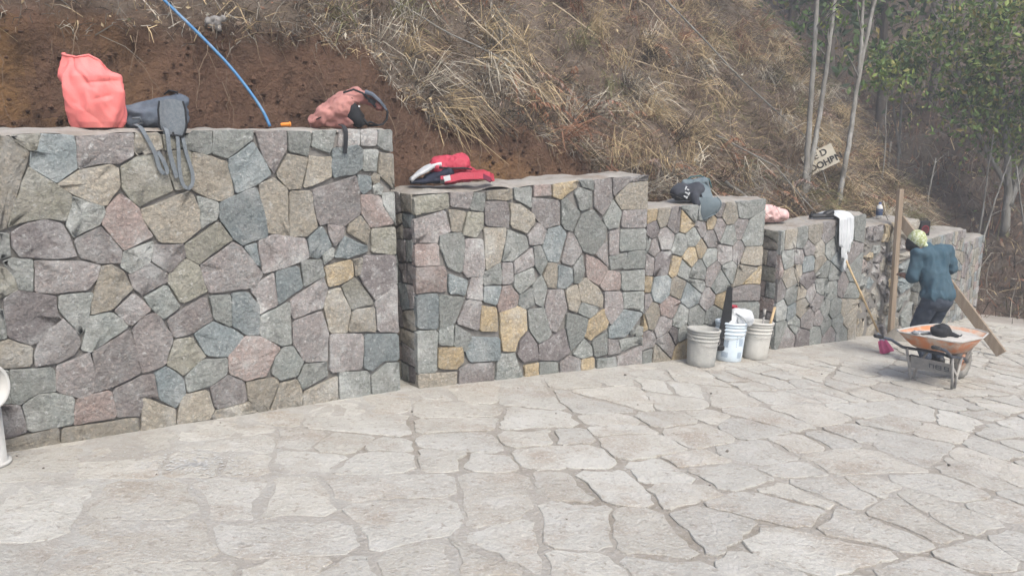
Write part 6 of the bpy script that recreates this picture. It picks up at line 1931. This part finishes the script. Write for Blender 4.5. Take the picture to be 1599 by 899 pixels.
# woods on the far slope
rw = random.Random(77)
for k in range(26):
    q = 18.5 + 13 * rw.random()
    r_ = -3.0 + 10.5 * rw.random()
    x, y = 0.55 * q - 0.835 * r_, 0.835 * q + 0.55 * r_
    z = fz(x, y); h = 4.5 + 4 * rw.random()
    lean = Vector((rw.random() - .5, rw.random() - .5, 0)) * 0.9
    b_ = Vector((x, y, z - 0.2))
    leafy = rw.random() < 0.6
    tree('forest_tree', 'dim leafy tree in the hazy wood behind the slope' if leafy else 'bare thin trunk in the hazy wood behind the slope',
         [[b_, b_ + lean * 0.3 + Vector((0, 0, h * 0.35)), b_ + lean * 0.7 + Vector((0, 0, h * 0.7)), b_ + lean + Vector((0, 0, h))]], [0.07 + 0.06 * rw.random()], BARKD,
         900 if leafy else 0, 0.42, 0.24, tw=16, tl=1.6, tr=0.02, start=0.25, wts=(3, 4, 0.6, 0.3, 6, 0.3), group='leafy trees of the far wood' if leafy else 'bare trunks of the far wood', wob=0.03)
# brown undergrowth on the far slope
n = 26000
q = 14.4 + 16 * RNG.random(n) ** 1.4; r_ = -5 + 13 * RNG.random(n)
x_ = 0.55 * q - 0.835 * r_; y_ = 0.835 * q + 0.55 * r_
P = np.stack([x_, y_, far_z(x_, y_)], 1)
D0 = unit(RNG.normal(size=(n, 3)) * 0.55 + np.array([0, 0, 0.8])); D1 = unit(D0 + RNG.normal(size=(n, 3)) * 0.5 + np.array([0, 0, -0.5]))
V, F, C = blades(P, D0, D1, 0.15 + 0.5 * RNG.random(n) ** 2, 0.008 + 0.010 * RNG.random(n), palette(['brown', 'dark', 'grey', 'rust', 'straw', 'olive'], [5, 3, 3, 2, 1, 1], n) * 0.9)
o = link(bpy.data.objects.new('undergrowth', np_mesh('undergrowth', V, F, GRASS, False, C)))
tag(o, 'brown dry undergrowth on the slope beyond the walls', 'undergrowth', kind='stuff')
n = 5000
q = 14.4 + 12 * RNG.random(n); r_ = -5 + 13 * RNG.random(n)
x_ = 0.55 * q - 0.835 * r_; y_ = 0.835 * q + 0.55 * r_
P = np.stack([x_, y_, far_z(x_, y_) + 0.05 + 0.3 * RNG.random(n) ** 2], 1)
V, F, C = leaf_mesh(P, 0.06 + 0.08 * RNG.random(n), palette(['rust', 'brown', 'straw', 'olive', 'dark'], [3, 5, 1.5, 1, 2], n))
o = link(bpy.data.objects.new('fallen_leaves', np_mesh('fallen_leaves', V, F, LEAF, False, C)))
tag(o, 'fallen brown leaves on the slope beyond the walls', 'leaves', kind='stuff')

# ------------------------------------------------------------------ hand-lettered sign
sp = Vector((4.03, 10.42, 1.15))
view = Vector((-0.36, -0.93, 0.05)).normalized()
xr = Vector((0.93, -0.36, 0)).normalized()
up_ = xr.cross(-view).normalized() * -1
up_ = view.cross(xr).normalized()
Rm = Matrix((xr, up_, view)).transposed() @ Matrix.Rotation(R(29), 3, 'Z')
t = empty('sign', tuple(sp), Rm.to_quaternion())
tag(t, 'tilted hand-lettered wooden sign between the slender trunks', 'sign')
mb = MB(); mb.box((0, 0, 0), (0.40, 0.27, 0.014)); mb.build('panel', SIGNW, t)
mb = MB()
mb.tube([Rm.inverted() @ Vector((0.0, 0.02, -0.02)), Rm.inverted() @ Vector((0.09, 0.02, -0.25)), Rm.inverted() @ Vector((0.20, -0.02, -0.60))], 0.012, 6)
mb.build('post', BARK, t)
for txt, y_, sz in (('SE D', 0.03, 0.115), ('DOOHBN', -0.10, 0.115)):
    cu = bpy.data.curves.new('lettering', 'FONT'); cu.body = txt; cu.size = sz; cu.align_x = 'CENTER'; cu.extrude = 0.001; cu.offset = 0.004
    tmp = bpy.data.objects.new('lettering', cu); COL.objects.link(tmp)
    me = bpy.data.meshes.new_from_object(tmp.evaluated_get(bpy.context.evaluated_depsgraph_get()))
    bpy.data.objects.remove(tmp)
    me.materials.clear(); me.materials.append(INK)
    o = bpy.data.objects.new('lettering', me); o.location = (0.0, y_, 0.0085); link(o, t)

rag((-3.02, 5.06, 2.19), 0.05, WHITEC, 'scrap of white paper stuck high in the earth bank at left', 'paper_scrap', 1)
rag((-2.02, 5.62, 2.28), 0.09, plain('grey_rag', (0.22, 0.21, 0.20), 0.9), 'grey rag caught in the bank right of the blue hose', 'rag', 2)
pt = hp_(6.3, 0.22, 0.06)
rag(tuple(pt), 0.05, STRAW, 'large curled pale leaf on the slope above the ochre stone wall', 'curled_leaf', 3)

# ------------------------------------------------------------------ dust haze
mb = MB(); mb.box((0, 0, 0), (1, 1, 1))
hz = bpy.data.materials.new('haze'); hz.use_nodes = True
nt = hz.node_tree
nt.nodes.remove(nt.nodes['Principled BSDF'])
pv = nt.nodes.new('ShaderNodeVolumePrincipled')
pv.inputs['Color'].default_value = (0.86, 0.90, 0.96, 1)
pv.inputs['Density'].default_value = 0.0065
pv.inputs['Anisotropy'].default_value = 0.0
nt.links.new(pv.outputs[0], nt.nodes['Material Output'].inputs['Volume'])
o = mb.build('haze', hz)
o.scale = (226, 226, 76); o.location = (0, 0, 12.5)
tag(o, 'thin dust haze hanging in the air', 'haze', kind='stuff')
